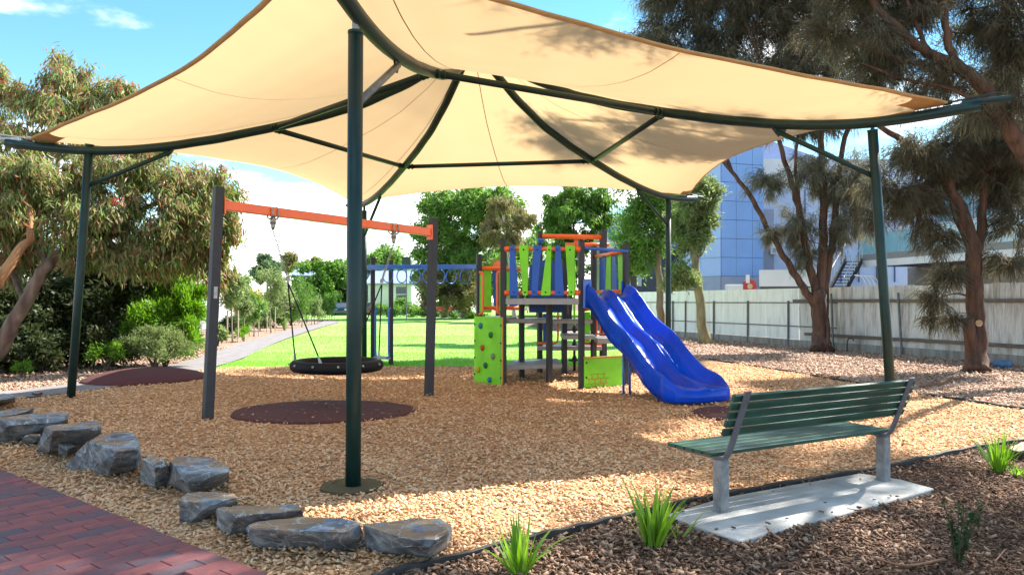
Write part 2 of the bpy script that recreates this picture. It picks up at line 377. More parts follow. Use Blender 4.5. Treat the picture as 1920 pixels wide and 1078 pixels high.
for r in range(-12, 36):
    base = BR0 + BD * ((r + 0.5) * BW); s0 = 0.0; first = (BL * 0.5 if r % 2 else BL)
    k = 0
    while s0 < 2.6:
        L = first if k == 0 else BL
        c = base + BN * (s0 + L / 2)
        s0 += L; k += 1
        if c.y < 4.2 or not (-60 < 960 + c.x / c.y * FPX < 1000): continue
        o = bpy.data.objects.new('brick', brick_mesh(L)); COL.objects.link(o); o.parent = pav
        o.location = (c.x, c.y, 0.0 + rb.uniform(0, 0.004)); o.rotation_euler = (rb.gauss(0, 0.006), rb.gauss(0, 0.006), ang + rb.gauss(0, 0.006)); nb += 1
print('bricks', nb)

# ------------------------------------------------------------------ loose wood chips
m_chip = ramp_mat('wood_chips', [(0.42, 0.21, 0.10), (0.56, 0.30, 0.145), (0.68, 0.395, 0.205), (0.75, 0.475, 0.27), (0.81, 0.57, 0.36), (0.62, 0.335, 0.165)], 0.85, nmix=0.30, nscale=1.1)
m_bchip = ramp_mat('bank_chips', [(0.15, 0.08, 0.053), (0.32, 0.19, 0.13), (0.44, 0.29, 0.205), (0.57, 0.43, 0.33), (0.35, 0.215, 0.15)], 0.9, nmix=0.15)
m_gchip = ramp_mat('bark_chips', [(0.035, 0.018, 0.012), (0.095, 0.046, 0.027), (0.16, 0.085, 0.05), (0.10, 0.05, 0.03), (0.30, 0.19, 0.125), (0.06, 0.032, 0.02)], 0.9, nmix=0.12)
def scatter(poly, n_of_y, ymin, ymax, rng, holes=(), margin=60):
    """points inside poly and inside the view, density per m2 as a function of depth"""
    out_ = []
    y = ymin
    while y < ymax:
        dy = 0.5; xa, xb = -(960 + margin) / FPX * (y + dy) , (960 + margin) / FPX * (y + dy)
        n = int((xb - xa) * dy * n_of_y(y)); out_.append(np.stack([rng.uniform(xa, xb, n), rng.uniform(y, y + dy, n)], 1)); y += dy
    P_ = np.concatenate(out_); P_ = P_[inpoly(P_, poly)]
    for h in holes: P_ = P_[~inpoly(P_, h)]
    return P_
def chips(name, P_, m, rng, smin, smax, zlift=0.0, flat=0.5, thin=1.0):
    n = len(P_); L = rng.uniform(smin, smax, n); w = L * rng.uniform(0.3, 0.62, n) * thin; h = L * rng.uniform(0.12, 0.26, n) * thin
    far = 1.0 + np.maximum(P_[:, 1] - 7, 0) * 0.035
    L *= far; w *= far; h *= far
    yaw = rng.uniform(0, 2 * np.pi, n); pit = rng.normal(0, flat * 0.7, n).clip(-1.1, 1.1); rol = rng.normal(0, flat, n).clip(-1.2, 1.2)
    cy, sy, cp, sp, cr_, sr = np.cos(yaw), np.sin(yaw), np.cos(pit), np.sin(pit), np.cos(rol), np.sin(rol)
    ax = np.stack([cy * cp, sy * cp, sp], 1); b0 = np.stack([-sy, cy, np.zeros(n)], 1); c0 = np.cross(ax, b0)
    bx = b0 * cr_[:, None] + c0 * sr[:, None]; cx = np.cross(ax, bx)
    cx *= np.sign(cx[:, 2:3] + 1e-9)
    lump = 0.012 * (np.sin(P_[:, 0] * 2.1 + 1) * np.cos(P_[:, 1] * 1.7) + np.sin(P_[:, 0] * 5.3 + P_[:, 1] * 3.1)) * 0.6
    zc = zlift + h * 0.5 + np.abs(np.sin(pit)) * L * 0.25 + rng.uniform(0, 0.014, n) + lump
    ctr = np.stack([P_[:, 0], P_[:, 1], zc], 1)
    V = np.zeros((n, 8, 3)); j = 0
    for sz in (-1, 1):
        for sx, sy_ in ((-1, -1), (1, -1), (1, 1), (-1, 1)):
            tap = rng.uniform(0.55, 1.0, n)
            V[:, j] = ctr + ax * (sx * L * 0.5 * rng.uniform(0.75, 1, n))[:, None] + bx * (sy_ * w * 0.5 * tap)[:, None] + cx * (sz * h * 0.5)[:, None]; j += 1
    o = quads_mesh(name, V, 8, [(4, 5, 6, 7), (0, 1, 5, 4), (1, 2, 6, 5), (2, 3, 7, 6), (3, 0, 4, 7)], m)
    o['kind'] = 'stuff'; return o
slabp = [(p.x, p.y) for p in SLAB]
pavp = [(p.x, p.y) for p in (BR0 - BD * 6, BR1 + BD * 0.6, BR1 + BD * 0.6 + BN * 4, BR0 - BD * 6 + BN * 6)]
P1_ = scatter(CHIPBED, lambda y: 1060 if y < 6 else (760 if y < 8 else (400 if y < 11 else 170)), 4.1, 19, RNG, holes=(slabp, PATHP))
for (c, r, keep) in MATS_CIRC:
    d = np.hypot(P_x := P1_[:, 0] - c[0], P1_[:, 1] - c[1]); edge = np.clip((d - r * 0.60) / (r * 0.40), 0, 1) ** 3
    P1_ = P1_[(d > r) | (RNG.uniform(size=len(P1_)) < keep * 0.35 + edge * 0.45 * (keep > 0))]
chips('wood_chips', P1_, m_chip, RNG, 0.020, 0.048)
P2_ = scatter(GARDEN, lambda y: 1300 if y < 6 else 800, 4.1, 10, RNG, holes=(slabp,))
chips('bark_mulch', P2_, m_gchip, RNG, 0.014, 0.042, flat=0.6)
P2b = scatter(GARDEN, lambda y: 420, 4.1, 9, RNG, holes=(slabp,))
chips('bark_strips', P2b, m_gchip, RNG, 0.04, 0.085, zlift=0.004, flat=0.35, thin=0.35)
P2c = scatter(GARDEN, lambda y: 420 if y < 6 else 150, 4.1, 8, RNG, holes=(slabp,))
dl = P2c[:, 0] - (0.4 + (P2c[:, 1] - 4.4) * 0.6)
P2c = P2c[RNG.uniform(size=len(P2c)) < np.exp(-np.maximum(dl, 0) * 0.9)]
chips('stray_chips', P2c, ramp_mat('stray_chip', [(0.16, 0.09, 0.06), (0.30, 0.19, 0.125), (0.40, 0.27, 0.19)], 0.9), RNG, 0.026, 0.058, zlift=0.006, flat=0.6)
PS_ = scatter(slabp, lambda y: 40, 4.6, 7, RNG)
sc_ = np.array(slabp).mean(0); dS = np.array([min(np.hypot(*(np.array(q) - (np.array(a) + (np.array(b) - np.array(a)) * np.clip(np.dot(q - np.array(a), np.array(b) - np.array(a)) / (np.dot(np.array(b) - np.array(a), np.array(b) - np.array(a)) + 1e-9), 0, 1)))) for a, b in zip(slabp, slabp[1:] + slabp[:1])) for q in PS_])
PS_ = PS_[RNG.uniform(size=len(PS_)) < np.exp(-dS * 9)]
chips('slab_litter', PS_, m_gchip, RNG, 0.02, 0.05, zlift=0.032, flat=0.2)
PL_ = scatter(CHIPBED, lambda y: 22, 4.1, 14, RNG, holes=(slabp,))
nl = len(PL_); o = leaves('leaf_litter', np.stack([PL_[:, 0], PL_[:, 1], RNG.uniform(0.03, 0.05, nl)], 1), RNG.normal(size=(nl, 3)) * np.array([1, 1, 0.25]), RNG.uniform(0.04, 0.11, nl), RNG.uniform(0.008, 0.02, nl), ramp_mat('dry_leaf', [(0.10, 0.05, 0.03), (0.20, 0.11, 0.06), (0.30, 0.20, 0.12), (0.13, 0.12, 0.06)], 0.8), None, RNG, bend=0.05); o['kind'] = 'stuff'
P3_ = scatter(BANK, lambda y: 330 if y < 14 else (150 if y < 22 else 50), 9, 32, RNG)
chips('bank_chips', P3_, m_bchip, RNG, 0.03, 0.06)
P4_ = scatter(LEFTBED, lambda y: 240 if y < 16 else 80, 10.5, 26, RNG, holes=(PATHP,), margin=10)
chips('shrub_bed_chips', P4_, m_bchip, RNG, 0.03, 0.06)
print('chips', len(P1_), len(P2_), len(P3_), len(P4_))

# grass blades on the lawn front
PG = scatter(LAWN, lambda y: 700 if y < 19.5 else (260 if y < 23 else (90 if y < 34 else 20)), 17.8, 48, RNG, margin=0)
n = len(PG); hgt = RNG.uniform(0.025, 0.06, n) * (1 + (PG[:, 1] - 18) * 0.02)
A_ = np.stack([RNG.normal(0, 0.45, n), RNG.normal(0, 0.45, n), np.ones(n)], 1)
m_blade = ramp_mat('grass_blades', [(0.15, 0.36, 0.04), (0.20, 0.45, 0.065), (0.28, 0.52, 0.11)], 0.6, trans=0.5, nscale=0.5)
o = leaves('grass', np.stack([PG[:, 0], PG[:, 1], np.full(n, 0.004)], 1), A_, hgt, RNG.uniform(0.008, 0.018, n) * (1 + (PG[:, 1] - 18) * 0.03), m_blade, None, RNG)
o['kind'] = 'stuff'

# ================================================================== ROCKS
def rock_mat():
    m = bpy.data.materials.new('slate_rock'); m.use_nodes = True; t = m.node_tree; n = t.nodes; l = t.links
    p = n['Principled BSDF']; p.inputs['Roughness'].default_value = 0.7; p.inputs['Specular IOR Level'].default_value = 0.4
    tcn = n.new('ShaderNodeTexCoord'); oi = n.new('ShaderNodeObjectInfo')
    ad = n.new('ShaderNodeVectorMath'); ad.operation = 'ADD'; l.new(tcn.outputs['Object'], ad.inputs[0])
    sc = n.new('ShaderNodeMath'); sc.operation = 'MULTIPLY'; sc.inputs[1].default_value = 37; l.new(oi.outputs['Random'], sc.inputs[0])
    cb = n.new('ShaderNodeCombineXYZ'); l.new(sc.outputs[0], cb.inputs[0]); l.new(sc.outputs[0], cb.inputs[1]); l.new(cb.outputs[0], ad.inputs[1])
    def noise(s, d, ro=0.55, dist=0.0):
        q = n.new('ShaderNodeTexNoise'); q.inputs['Scale'].default_value = s; q.inputs['Detail'].default_value = d; q.inputs['Roughness'].default_value = ro; q.inputs['Distortion'].default_value = dist; l.new(ad.outputs[0], q.inputs['Vector']); return q.outputs[0]
    def ramp(v, els):
        q = n.new('ShaderNodeValToRGB'); l.new(v, q.inputs[0])
        while len(q.color_ramp.elements) < len(els): q.color_ramp.elements.new(0.5)
        for e, (pos, c) in zip(q.color_ramp.elements, els): e.position = pos; e.color = (*c, 1)
        return q.outputs[0]
    def mixc(f, a, b):
        q = n.new('ShaderNodeMix'); q.data_type = 'RGBA'; l.new(f, q.inputs[0]); l.new(a, q.inputs[6]); l.new(b, q.inputs[7]); return q.outputs[2]
    base = ramp(noise(5, 8, 0.65), [(0.34, (0.045, 0.056, 0.075)), (0.5, (0.15, 0.185, 0.225)), (0.68, (0.38, 0.42, 0.46))])
    rust = ramp(noise(3.0, 4), [(0.3, (0.17, 0.10, 0.055)), (0.7, (0.34, 0.225, 0.125))])
    f1 = ramp(noise(2.6, 5, 0.6, 0.6), [(0.45, (0, 0, 0)), (0.52, (0.95, 0.95, 0.95))])
    ge = n.new('ShaderNodeNewGeometry'); sn = n.new('ShaderNodeSeparateXYZ'); l.new(ge.outputs['Normal'], sn.inputs[0])
    up = ramp(sn.outputs[2], [(0.55, (0.22, 0.22, 0.22)), (0.9, (1, 1, 1))])
    mm = n.new('ShaderNodeMix'); mm.data_type = 'RGBA'; mm.blend_type = 'MULTIPLY'; mm.inputs[0].default_value = 1.0; l.new(f1, mm.inputs[6]); l.new(up, mm.inputs[7])
    c1 = mixc(mm.outputs[2], base, rust)
    wv = n.new('ShaderNodeTexVoronoi'); wv.feature = 'DISTANCE_TO_EDGE'; wv.inputs['Scale'].default_value = 4.5
    dn = n.new('ShaderNodeVectorMath'); dn.operation = 'ADD'; nzc = n.new('ShaderNodeTexNoise'); nzc.inputs['Scale'].default_value = 6; nzc.inputs['Detail'].default_value = 4; l.new(ad.outputs[0], nzc.inputs['Vector'])
    sv = n.new('ShaderNodeVectorMath'); sv.operation = 'SCALE'; sv.inputs[3].default_value = 0.35; l.new(nzc.outputs['Color'], sv.inputs[0]); l.new(ad.outputs[0], dn.inputs[0]); l.new(sv.outputs[0], dn.inputs[1]); l.new(dn.outputs[0], wv.inputs['Vector'])
    vein = ramp(wv.outputs['Distance'], [(0.0, (0.8, 0.8, 0.8)), (0.03, (0, 0, 0))])
    pale = n.new('ShaderNodeRGB'); pale.outputs[0].default_value = (0.50, 0.53, 0.55, 1)
    c2 = mixc(vein, c1, pale.outputs[0])
    l.new(c2, p.inputs['Base Color'])
    b = n.new('ShaderNodeBump'); b.inputs['Strength'].default_value = 0.45; b.inputs['Distance'].default_value = 0.018
    l.new(noise(22, 9, 0.68), b.inputs['Height']); l.new(b.outputs[0], p.inputs['Normal'])
    return m
m_rock = rock_mat()
def rock(top, tz, base, label, seed, dz=None, extra=()):
    """top / base outlines measured on the photograph at heights tz / 0, hulled, split and chipped"""
    rg = random.Random(seed); bm = bmesh.new()
    pts = [G(x, y, tz if not dz else tz + dz[i % len(dz)]) for i, (x, y) in enumerate(top)] + [G(x, y, -0.04) for x, y in base] + list(extra)
    for p in pts: bm.verts.new(p)
    bmesh.ops.convex_hull(bm, input=bm.verts)
    for v in [v for v in bm.verts if not v.link_faces]: bm.verts.remove(v)
    cc = sum((v.co for v in bm.verts), Vector()) / len(bm.verts)
    for _ in range(7):
        nn = Vector((rg.gauss(0, 1), rg.gauss(0, 1), rg.gauss(0.15, 0.6))).normalized(); sup = max((v.co - cc).dot(nn) for v in bm.verts)
        bmesh.ops.bisect_plane(bm, geom=bm.verts[:] + bm.edges[:] + bm.faces[:], plane_co=cc + nn * sup * rg.uniform(0.86, 0.97), plane_no=nn, clear_outer=True)
        cut = [v.co.copy() for v in bm.verts]; bm.clear()
        for c_ in cut: bm.verts.new(c_)
        bmesh.ops.convex_hull(bm, input=bm.verts)
        for v in [v for v in bm.verts if not v.link_faces]: bm.verts.remove(v)
    bmesh.ops.dissolve_limit(bm, angle_limit=R(9), verts=bm.verts, edges=bm.edges)
    bmesh.ops.bevel(bm, geom=list(bm.edges), offset=0.003, segments=1, affect='EDGES', clamp_overlap=True)
    bmesh.ops.triangulate(bm, faces=bm.faces)
    for _ in range(3):
        le = [e for e in bm.edges if e.calc_length() > 0.055]
        if not le: break
        bmesh.ops.subdivide_edges(bm, edges=le, cuts=1, use_grid_fill=False)
        bmesh.ops.triangulate(bm, faces=[f for f in bm.faces if len(f.verts) > 3])
    from mathutils import noise as mn
    bm.normal_update(); off = Vector((seed * 3.1, seed * 1.7, 0))
    for v in bm.verts:
        q = v.co + off
        d = 0.005 * mn.noise(q * 14) + 0.009 * (abs(mn.noise(Vector((q.x * 5, q.y * 5, q.z * 18)))) - 0.2) + 0.006 * (mn.cell(q * 7) - 0.5)
        v.co += v.normal * d
    cx = sum((p for p in pts), Vector()) / len(pts); org = Vector((cx.x, cx.y, 0))
    for v in bm.verts: v.co -= org
    me = bpy.data.meshes.new('rock'); bmesh.ops.recalc_face_normals(bm, faces=bm.faces); bm.to_mesh(me); bm.free()
    for p in me.polygons: p.use_smooth = False
    o = link('rock', me, m_rock, None, org); tag(o, label, 'rock', 'landscape rocks edging the wood chips'); return o
rock([(682, 984), (722, 974), (775, 968), (830, 972), (847, 984), (838, 1000), (805, 1018), (740, 1003)], 0.20, [(684, 1036), (740, 1042), (803, 1054), (838, 1032), (850, 1012), (846, 990), (700, 990)], 'flat blue-grey rock at the end of the row nearest the black edging strip', 1)
rock([(455, 988), (482, 978), (560, 968), (640, 970), (670, 976), (682, 990), (640, 997), (560, 995)], 0.20, [(480, 1036), (560, 1041), (640, 1041), (681, 1034), (672, 1000), (490, 1000)], 'long flat-topped rock with a rust brown stain on its top', 2)
rock([(405, 954), (432, 947), (500, 944), (558, 946), (568, 955), (520, 960), (440, 966)], 0.22, [(408, 992), (428, 1010), (455, 1008), (568, 982), (560, 962), (415, 972)], 'blue slab rock partly hidden behind the rust-stained flat rock', 3)
rock([(335, 938), (350, 924), (400, 920), (438, 924), (447, 934), (390, 944)], 0.20, [(336, 984), (352, 986), (378, 968), (446, 946), (430, 938), (345, 950)], 'small dark pointed rock between the blue slab and the two-tone pair', 4)
rock([(268, 862), (279, 849), (300, 857), (318, 866), (290, 873)], 0.28, [(260, 910), (290, 922), (320, 916), (322, 890), (268, 880)], 'pale grey rock with an orange blotch leaning on a dark rock', 5, dz=[0, 0.05, 0.03, 0, 0])
rock([(318, 864), (332, 856), (385, 854), (425, 870), (430, 882), (388, 892), (352, 893)], 0.27, [(312, 916), (335, 924), (358, 931), (400, 920), (430, 904), (424, 880), (325, 880)], 'dark angular rock with a brown top behind the small pointed rock', 6)
rock([(166, 828), (186, 814), (240, 807), (260, 820), (262, 840), (220, 846)], 0.34, [(164, 888), (200, 897), (250, 892), (267, 872), (262, 850), (180, 850)], 'large rugged grey boulder with layered cracks', 7)
rock([(160, 830), (165, 827), (167, 832)], 0.30, [(114, 880), (140, 888), (165, 890), (166, 880), (125, 874)], 'thin triangular slate piece leaning on the rugged boulder', 8)
rock([(108, 832), (124, 827), (145, 835), (128, 839)], 0.19, [(109, 856), (126, 859), (146, 852), (140, 840), (115, 842)], 'small brown block beside the triangular slate', 9)
rock([(84, 799), (130, 793), (176, 788), (190, 791), (190, 802), (100, 808)], 0.40, [(66, 849), (90, 855), (112, 852), (188, 820), (180, 812), (78, 834)], 'tall smooth bluish slab standing on edge', 10)
rock([(46, 816), (58, 811), (76, 812), (74, 818)], 0.15, [(36, 832), (60, 836), (78, 832), (76, 822), (44, 822)], 'small bluish wedge stone beside the standing slab', 11)
rock([(-25, 784), (40, 775), (112, 770), (131, 776), (128, 784), (60, 788), (0, 791)], 0.30, [(-25, 832), (12, 834), (36, 829), (72, 808), (126, 793), (110, 786), (-20, 800)], 'wide orange-brown rock with a pale rim', 12)
rock([(-25, 772), (20, 766), (65, 762), (60, 768), (20, 779), (-25, 787)], 0.26, [(-25, 798), (20, 792), (62, 778), (55, 774), (-20, 782)], 'flat grey stone behind the wide orange-brown rock', 13)
rock([(-25, 741), (8, 737), (25, 740), (29, 745), (10, 749), (-25, 751)], 0.22, [(-25, 764), (12, 760), (29, 753), (26, 748), (-22, 752)], 'bluish stone at the pale path edge, last of the row', 14)
rock([(1888, 838), (1925, 826), (1960, 830), (1950, 842), (1905, 846)], 0.10, [(1886, 854), (1925, 858), (1962, 850), (1955, 840), (1895, 842)], 'low pinkish stone beside the bright green tussock at the bed edge', 15)
rock([(60, 735), (70, 732), (79, 735), (70, 738)], 0.06, [(59, 740), (70, 741), (80, 739), (78, 736)], 'small dark stone lying on the pale path', 16)

# ================================================================== SHADE STRUCTURE
m_green = mat('dark_green_steel', (0.006, 0.030, 0.029), 0.42, var=0.15, scale=5, spec=0.35)
m_galv = mat('galvanised', (0.36, 0.37, 0.37), 0.45, metal=0.6, var=0.15, scale=20)
def fabric():
    m = bpy.data.materials.new('shade_cloth'); m.use_nodes = True; t = m.node_tree; n = t.nodes; l = t.links
    for q in list(n):
        if q.type != 'OUTPUT_MATERIAL': n.remove(q)
    tcn = n.new('ShaderNodeTexCoord'); nz = n.new('ShaderNodeTexNoise'); nz.inputs['Scale'].default_value = 1.3; nz.inputs['Detail'].default_value = 5; l.new(tcn.outputs['Object'], nz.inputs['Vector'])
    rp = n.new('ShaderNodeValToRGB'); rp.color_ramp.elements[0].color = (0.49, 0.335, 0.175, 1); rp.color_ramp.elements[1].color = (0.53, 0.37, 0.20, 1); l.new(nz.outputs[0], rp.inputs[0])
    d = n.new('ShaderNodeBsdfDiffuse'); tr = n.new('ShaderNodeBsdfTranslucent'); l.new(rp.outputs[0], d.inputs[0]); l.new(rp.outputs[0], tr.inputs[0])
    b = n.new('ShaderNodeBump'); b.inputs['Strength'].default_value = 0.12; b.inputs['Distance'].default_value = 0.03
    n2 = n.new('ShaderNodeTexNoise'); n2.inputs['Scale'].default_value = 3.5; n2.inputs['Detail'].default_value = 3; l.new(tcn.outputs['Object'], n2.inputs['Vector']); l.new(n2.outputs[0], b.inputs['Height'])
    l.new(b.outputs[0], d.inputs['Normal'])
    mx = n.new('ShaderNodeMixShader'); mx.inputs[0].default_value = 0.52; l.new(d.outputs[0], mx.inputs[1]); l.new(tr.outputs[0], mx.inputs[2])
    l.new(mx.outputs[0], [q for q in n if q.type == 'OUTPUT_MATERIAL'][0].inputs[0]); return m
m_sail = fabric()
m_patch = mat('sail_webbing', (0.46, 0.27, 0.11), 0.8, var=0.1)
m_seam = mat('sail_seam', (0.30, 0.21, 0.10), 0.85, var=0.1)
POLES = [  # base point, top point (leaning slightly in)
    (G(662, 915), W(667, 62, 6.42)),           # nearest
    (G(1673, 778), W(1636, 245, 10.2)),        # towards the bench
    (G(1253, 693), W(1253, 372, 17.5)),
    (G(683, 684), W(683, 396, 18.7)),
    (G(133, 745), W(168, 272, 12.1))]
APEX = Vector((-0.69, 12.96, 6.1))
PROF = [(0.0, 6.05), (0.06, 5.8), (0.12, 5.56), (0.18, 5.32), (0.30, 4.95), (0.42, 4.70), (0.54, 4.50), (0.68, 4.29), (0.8, 4.15), (0.9, 4.07), (1.0, 4.04), (1.1, 4.07), (1.22, 4.14)]
def zarm(t):
    for (a, za), (b, zb) in zip(PROF, PROF[1:]):
        if t <= b: return za + (zb - za) * (t - a) / (b - a)
    return PROF[-1][1]
ARMV = [Vector((p[1].x - APEX.x, p[1].y - APEX.y, 0)) for p in POLES]
ARMV[0] = Vector((-0.62, -6.5, 0))
def arm(i, t, dz=0.0): return Vector((APEX.x + ARMV[i].x * t, APEX.y + ARMV[i].y * t, zarm(t) + dz))
shade = thing('shade_structure', 'tan five-sided shade sail on dark green steel poles over the playground', 'shade structure', (APEX.x, APEX.y, 0))
for i, (b, tp) in enumerate(POLES):
    mb = MB(); d = (tp - b).normalized(); mb.tube([b - d * 0.05, b + d * 1.5, tp], 0.066, 16); po = part('pole', mb, m_green, shade, True, bevel=0)
    mb = MB(); mb.cyl(tp - d * 0.01, tp + d * 0.012, 0.069, n=16); part('cap', mb, m_green, po)
    top = arm(i, 1.0)
    mb = MB(); mb.bar(tp, Vector((tp.x, tp.y, zarm(1.0) - 0.02)), 0.05, 0.05, up=ARMV[i].normalized()); part('post_bracket', mb, m_galv if i == 0 else m_green, shade)
    pts = catmull([arm(i, t) for t in (0.015, 0.06, 0.12, 0.18, 0.24, 0.30, 0.36, 0.42, 0.48, 0.54, 0.61, 0.68, 0.74, 0.8, 0.9, 1.0, 1.1, 1.2)], 3)
    mb = MB(); mb.tube(pts, 0.072, 12); part('arm', mb, m_green, shade, True)
    # end stub with tension rod
    e0 = arm(i, 1.2); e1 = arm(i, 1.235, 0.045); dd = ARMV[i].normalized()
    mb = MB(); mb.cyl(e0 - dd * 0.2 + Vector((0, 0, .05)), e1 + dd * 0.12, 0.04); mb.cyl(arm(i, 1.13, 0.11), arm(i, 1.235, 0.13), 0.012, n=6); mb.cyl(arm(i, 1.135, .11) , arm(i, 1.15, .115), 0.03, n=8); part('tensioner', mb, m_galv if i == 4 else m_green, shade)
    # knee brace
    q = b + (tp - b) * 0.84; a_ = arm(i, 0.80, -0.1)
    mb = MB(); mb.cyl(q, a_, 0.036, n=10); br = part('brace', mb, m_green if i else mat('grey_steel', (0.12, 0.135, 0.14), 0.5, var=0.2), shade, True)
    mb = MB(); s_ = (a_ - q).normalized(); mb.bar(a_ - s_ * 0.1, a_ + Vector((0, 0, 0.07)), 0.02, 0.14, up=dd); part('gusset', mb, m_green, br)
for i in range(5):
    j = (i + 1) % 5; a_ = arm(i, 0.54, -0.01); b_ = arm(j, 0.54, -0.01)
    mb = MB(); mb.cyl(a_, b_, 0.045, n=10); st = part('strut', mb, m_green, shade, True)
    d = (b_ - a_).normalized(); mb = MB()
    for e, s_ in ((a_, 1), (b_, -1)):
        for o_ in (0.08, 0.16): mb = MB(); mb.cyl(e + d * s_ * o_, e + d * s_ * (o_ + 0.03), 0.06, n=10); part('collar', mb, m_green, st)
mb = MB(); mb.lathe((APEX.x, APEX.y, 5.86), [(0.16, 0), (0.18, 0.05), (0.18, 0.22), (0.08, 0.26)]); part('hub', mb, m_green, shade, True)
TMAX = 1.145
DIP = [0.62, 0.75, 0.95, 0.95, 0.55]
def sailpt(i, s, v, dz=0.0):
    """panel i between arm i and i+1; s 0 apex .. 1 edge; v 0..1 across"""
    j = (i + 1) % 5; t = s * TMAX; a_ = arm(i, t, 0.1); b_ = arm(j, t, 0.1); p = a_.lerp(b_, v)
    mid = (ARMV[i] + ARMV[j]).normalized(); k = 4 * v * (1 - v)
    k2 = k * (0.55 + 0.45 * k)
    p = p - mid * DIP[i] * k2 * s ** 2.2
    p.z += (0.17 * k * s + dz) - 0.04 * k * (1 - s) * s * 4 * 0.3
    e_ = min(v, 1 - v)
    p.z += 0.012 * math.sin(e_ * 62) * math.exp(-e_ / 0.16) * s ** 5 + 0.006 * math.sin(v * 23 + i) * s * k
    return p
NS, NV = 44, 56
ss = [0.012 + (1 - 0.012) * (k / NS) ** 1.15 for k in range(NS + 1)]
mb = MB(); verts = []; faces = []
for k, s_ in enumerate(ss):
    for i in range(5):
        for q in range(NV): verts.append(sailpt(i, s_, q / NV))
n5 = 5 * NV
for k in range(NS):
    for q in range(n5): faces.append((k * n5 + q, k * n5 + (q + 1) % n5, (k + 1) * n5 + (q + 1) % n5, (k + 1) * n5 + q))
mb.add(verts, faces); sail = part('sail', mb, m_sail, shade, True)
for i in range(5):
    # hem, centre seam, near-arm seams, cross seam, corner patch
    mb = MB(); hv = []
    for v in range(0, 49): hv += [sailpt(i, 0.991, v / 48, -0.010), sailpt(i, 1.001, v / 48, -0.010), sailpt(i, 1.001, v / 48, 0.012)]
    mb.add(hv, [f for v in range(48) for f in ((3 * v, 3 * v + 1, 3 * v + 4, 3 * v + 3), (3 * v + 1, 3 * v + 2, 3 * v + 5, 3 * v + 4))]); part('hem', mb, m_patch, sail, True)
    def strip(f, wdt, m=m_seam, nm='seam', n=36):
        P_ = [f(k / n) for k in range(n + 1)]; mbb = MB(); vs = []; fs = []
        for k in range(n + 1):
            t = (P_[min(k + 1, n)] - P_[max(k - 1, 0)]).normalized(); sd_ = t.cross(Vector((0, 0, 1))).normalized() * wdt / 2
            vs += [P_[k] - sd_, P_[k] + sd_]
        for k in range(n): fs.append((2 * k, 2 * k + 1, 2 * k + 3, 2 * k + 2))
        mbb.add(vs, fs); part(nm, mbb, m, sail)
    strip(lambda u: sailpt(i, 0.03 + 0.96 * u, 0.5, -0.012), 0.014)
    strip(lambda u: sailpt(i, 0.10 + 0.86 * u, 0.055, -0.012), 0.011)
    for (ii, vv) in ((i, 0), ((i - 1) % 5, 1)):
        mbb = MB(); vs = []; fs = []; M = 6
        for a in range(M + 1):
            for b in range(M + 1):
                s_ = 0.945 + 0.055 * a / M ; v = 0.075 * b / M * (0.6 + .4 * (a / M) ** 2)
                vs.append(sailpt(ii, min(s_, 0.998), v if vv == 0 else 1 - v, -0.014))
        for a in range(M):
            for b in range(M): fs.append((a * (M + 1) + b, a * (M + 1) + b + 1, (a + 1) * (M + 1) + b + 1, (a + 1) * (M + 1) + b))
        mbb.add(vs, fs); part('corner_patch', mbb, m_patch, sail, True)

# ================================================================== SWING
m_post = mat('charcoal_post', (0.034, 0.037, 0.047), 0.55, var=0.12, scale=8, spec=0.4)
m_orange = mat('orange_steel', (0.90, 0.135, 0.010), 0.35, var=0.06, scale=6, coat=0.3)
m_capg = mat('green_cap', (0.05, 0.16, 0.05), 0.5)
A0, A1 = G(389, 786), W(410, 352, 10.2); B0, B1 = G(804, 741), W(813, 410, 12.8)
sw = thing('swing_frame', 'charcoal posted swing frame with a bright orange crossbeam', 'swing frame', ((A0 + B0) / 2).to_tuple())
bd = (B1 - A1); bdh = Vector((bd.x, bd.y, 0)).normalized(); bn = Vector((-bdh.y, bdh.x, 0))
for (a, b) in ((A0, A1), (B0, B1)):
    mb = MB(); mb.bar(a - Vector((0, 0, .05)), b, 0.125, 0.125, up=bn); po = part('post', mb, m_post, sw, bevel=0.012)
    mb = MB(); d = (b - a).normalized(); mb.bar(b, b + d * 0.02, 0.115, 0.115, up=bn); part('post_cap', mb, m_capg, po, bevel=0.006)
    mb = MB(); c = a.lerp(b, 0.52) - bn * 0.066
    if a is A0: mb.bar(c, c + d * 0.16, 0.05, 0.006, up=bn); part('rating_plate', mb, m_galv, po)
bs = A0.lerp(A1, 0.925) + bdh * 0.065; be = B0.lerp(B1, 0.92) - bdh * 0.065
mb = MB(); mb.bar(bs, be, 0.10, 0.13); beam = part('crossbeam', mb, m_orange, sw, bevel=0.01)
for p, s_ in ((bs, 1), (be, -1)):
    mb = MB(); mb.bar(p - bdh * 0.002 * s_, p + bdh * 0.022 * s_, 0.15, 0.26); part('end_plate', mb, m_orange, beam, bevel=0.008)
L0 = bs.lerp(be, 0.205); L1 = bs.lerp(be, 0.79)
m_black = mat('black_rubber', (0.008, 0.008, 0.009), 0.6, var=0.2, scale=12, spec=0.25)
m_rope = mat('black_rope', (0.010, 0.010, 0.010), 0.8)
for p in (L0, L1):
    mb = MB()
    for s_ in (-1, 1): mb.ring(p + bdh * 0.05 * s_ - Vector((0, 0, 0.02)), 0.085, 0.012, ax=bdh, n=16, m=6)
    mb.cyl(p - Vector((0, 0, .06)), p - Vector((0, 0, .17)), 0.035, 0.045); mb.cyl(p - Vector((0, 0, .17)), p - Vector((0, 0, .26)), 0.04, 0.02); part('swing_hanger', mb, m_galv, sw, True)
nc = (L0 + L1) / 2; NR = 0.63; nz_ = 0.62; ncent = Vector((nc.x, nc.y, nz_))
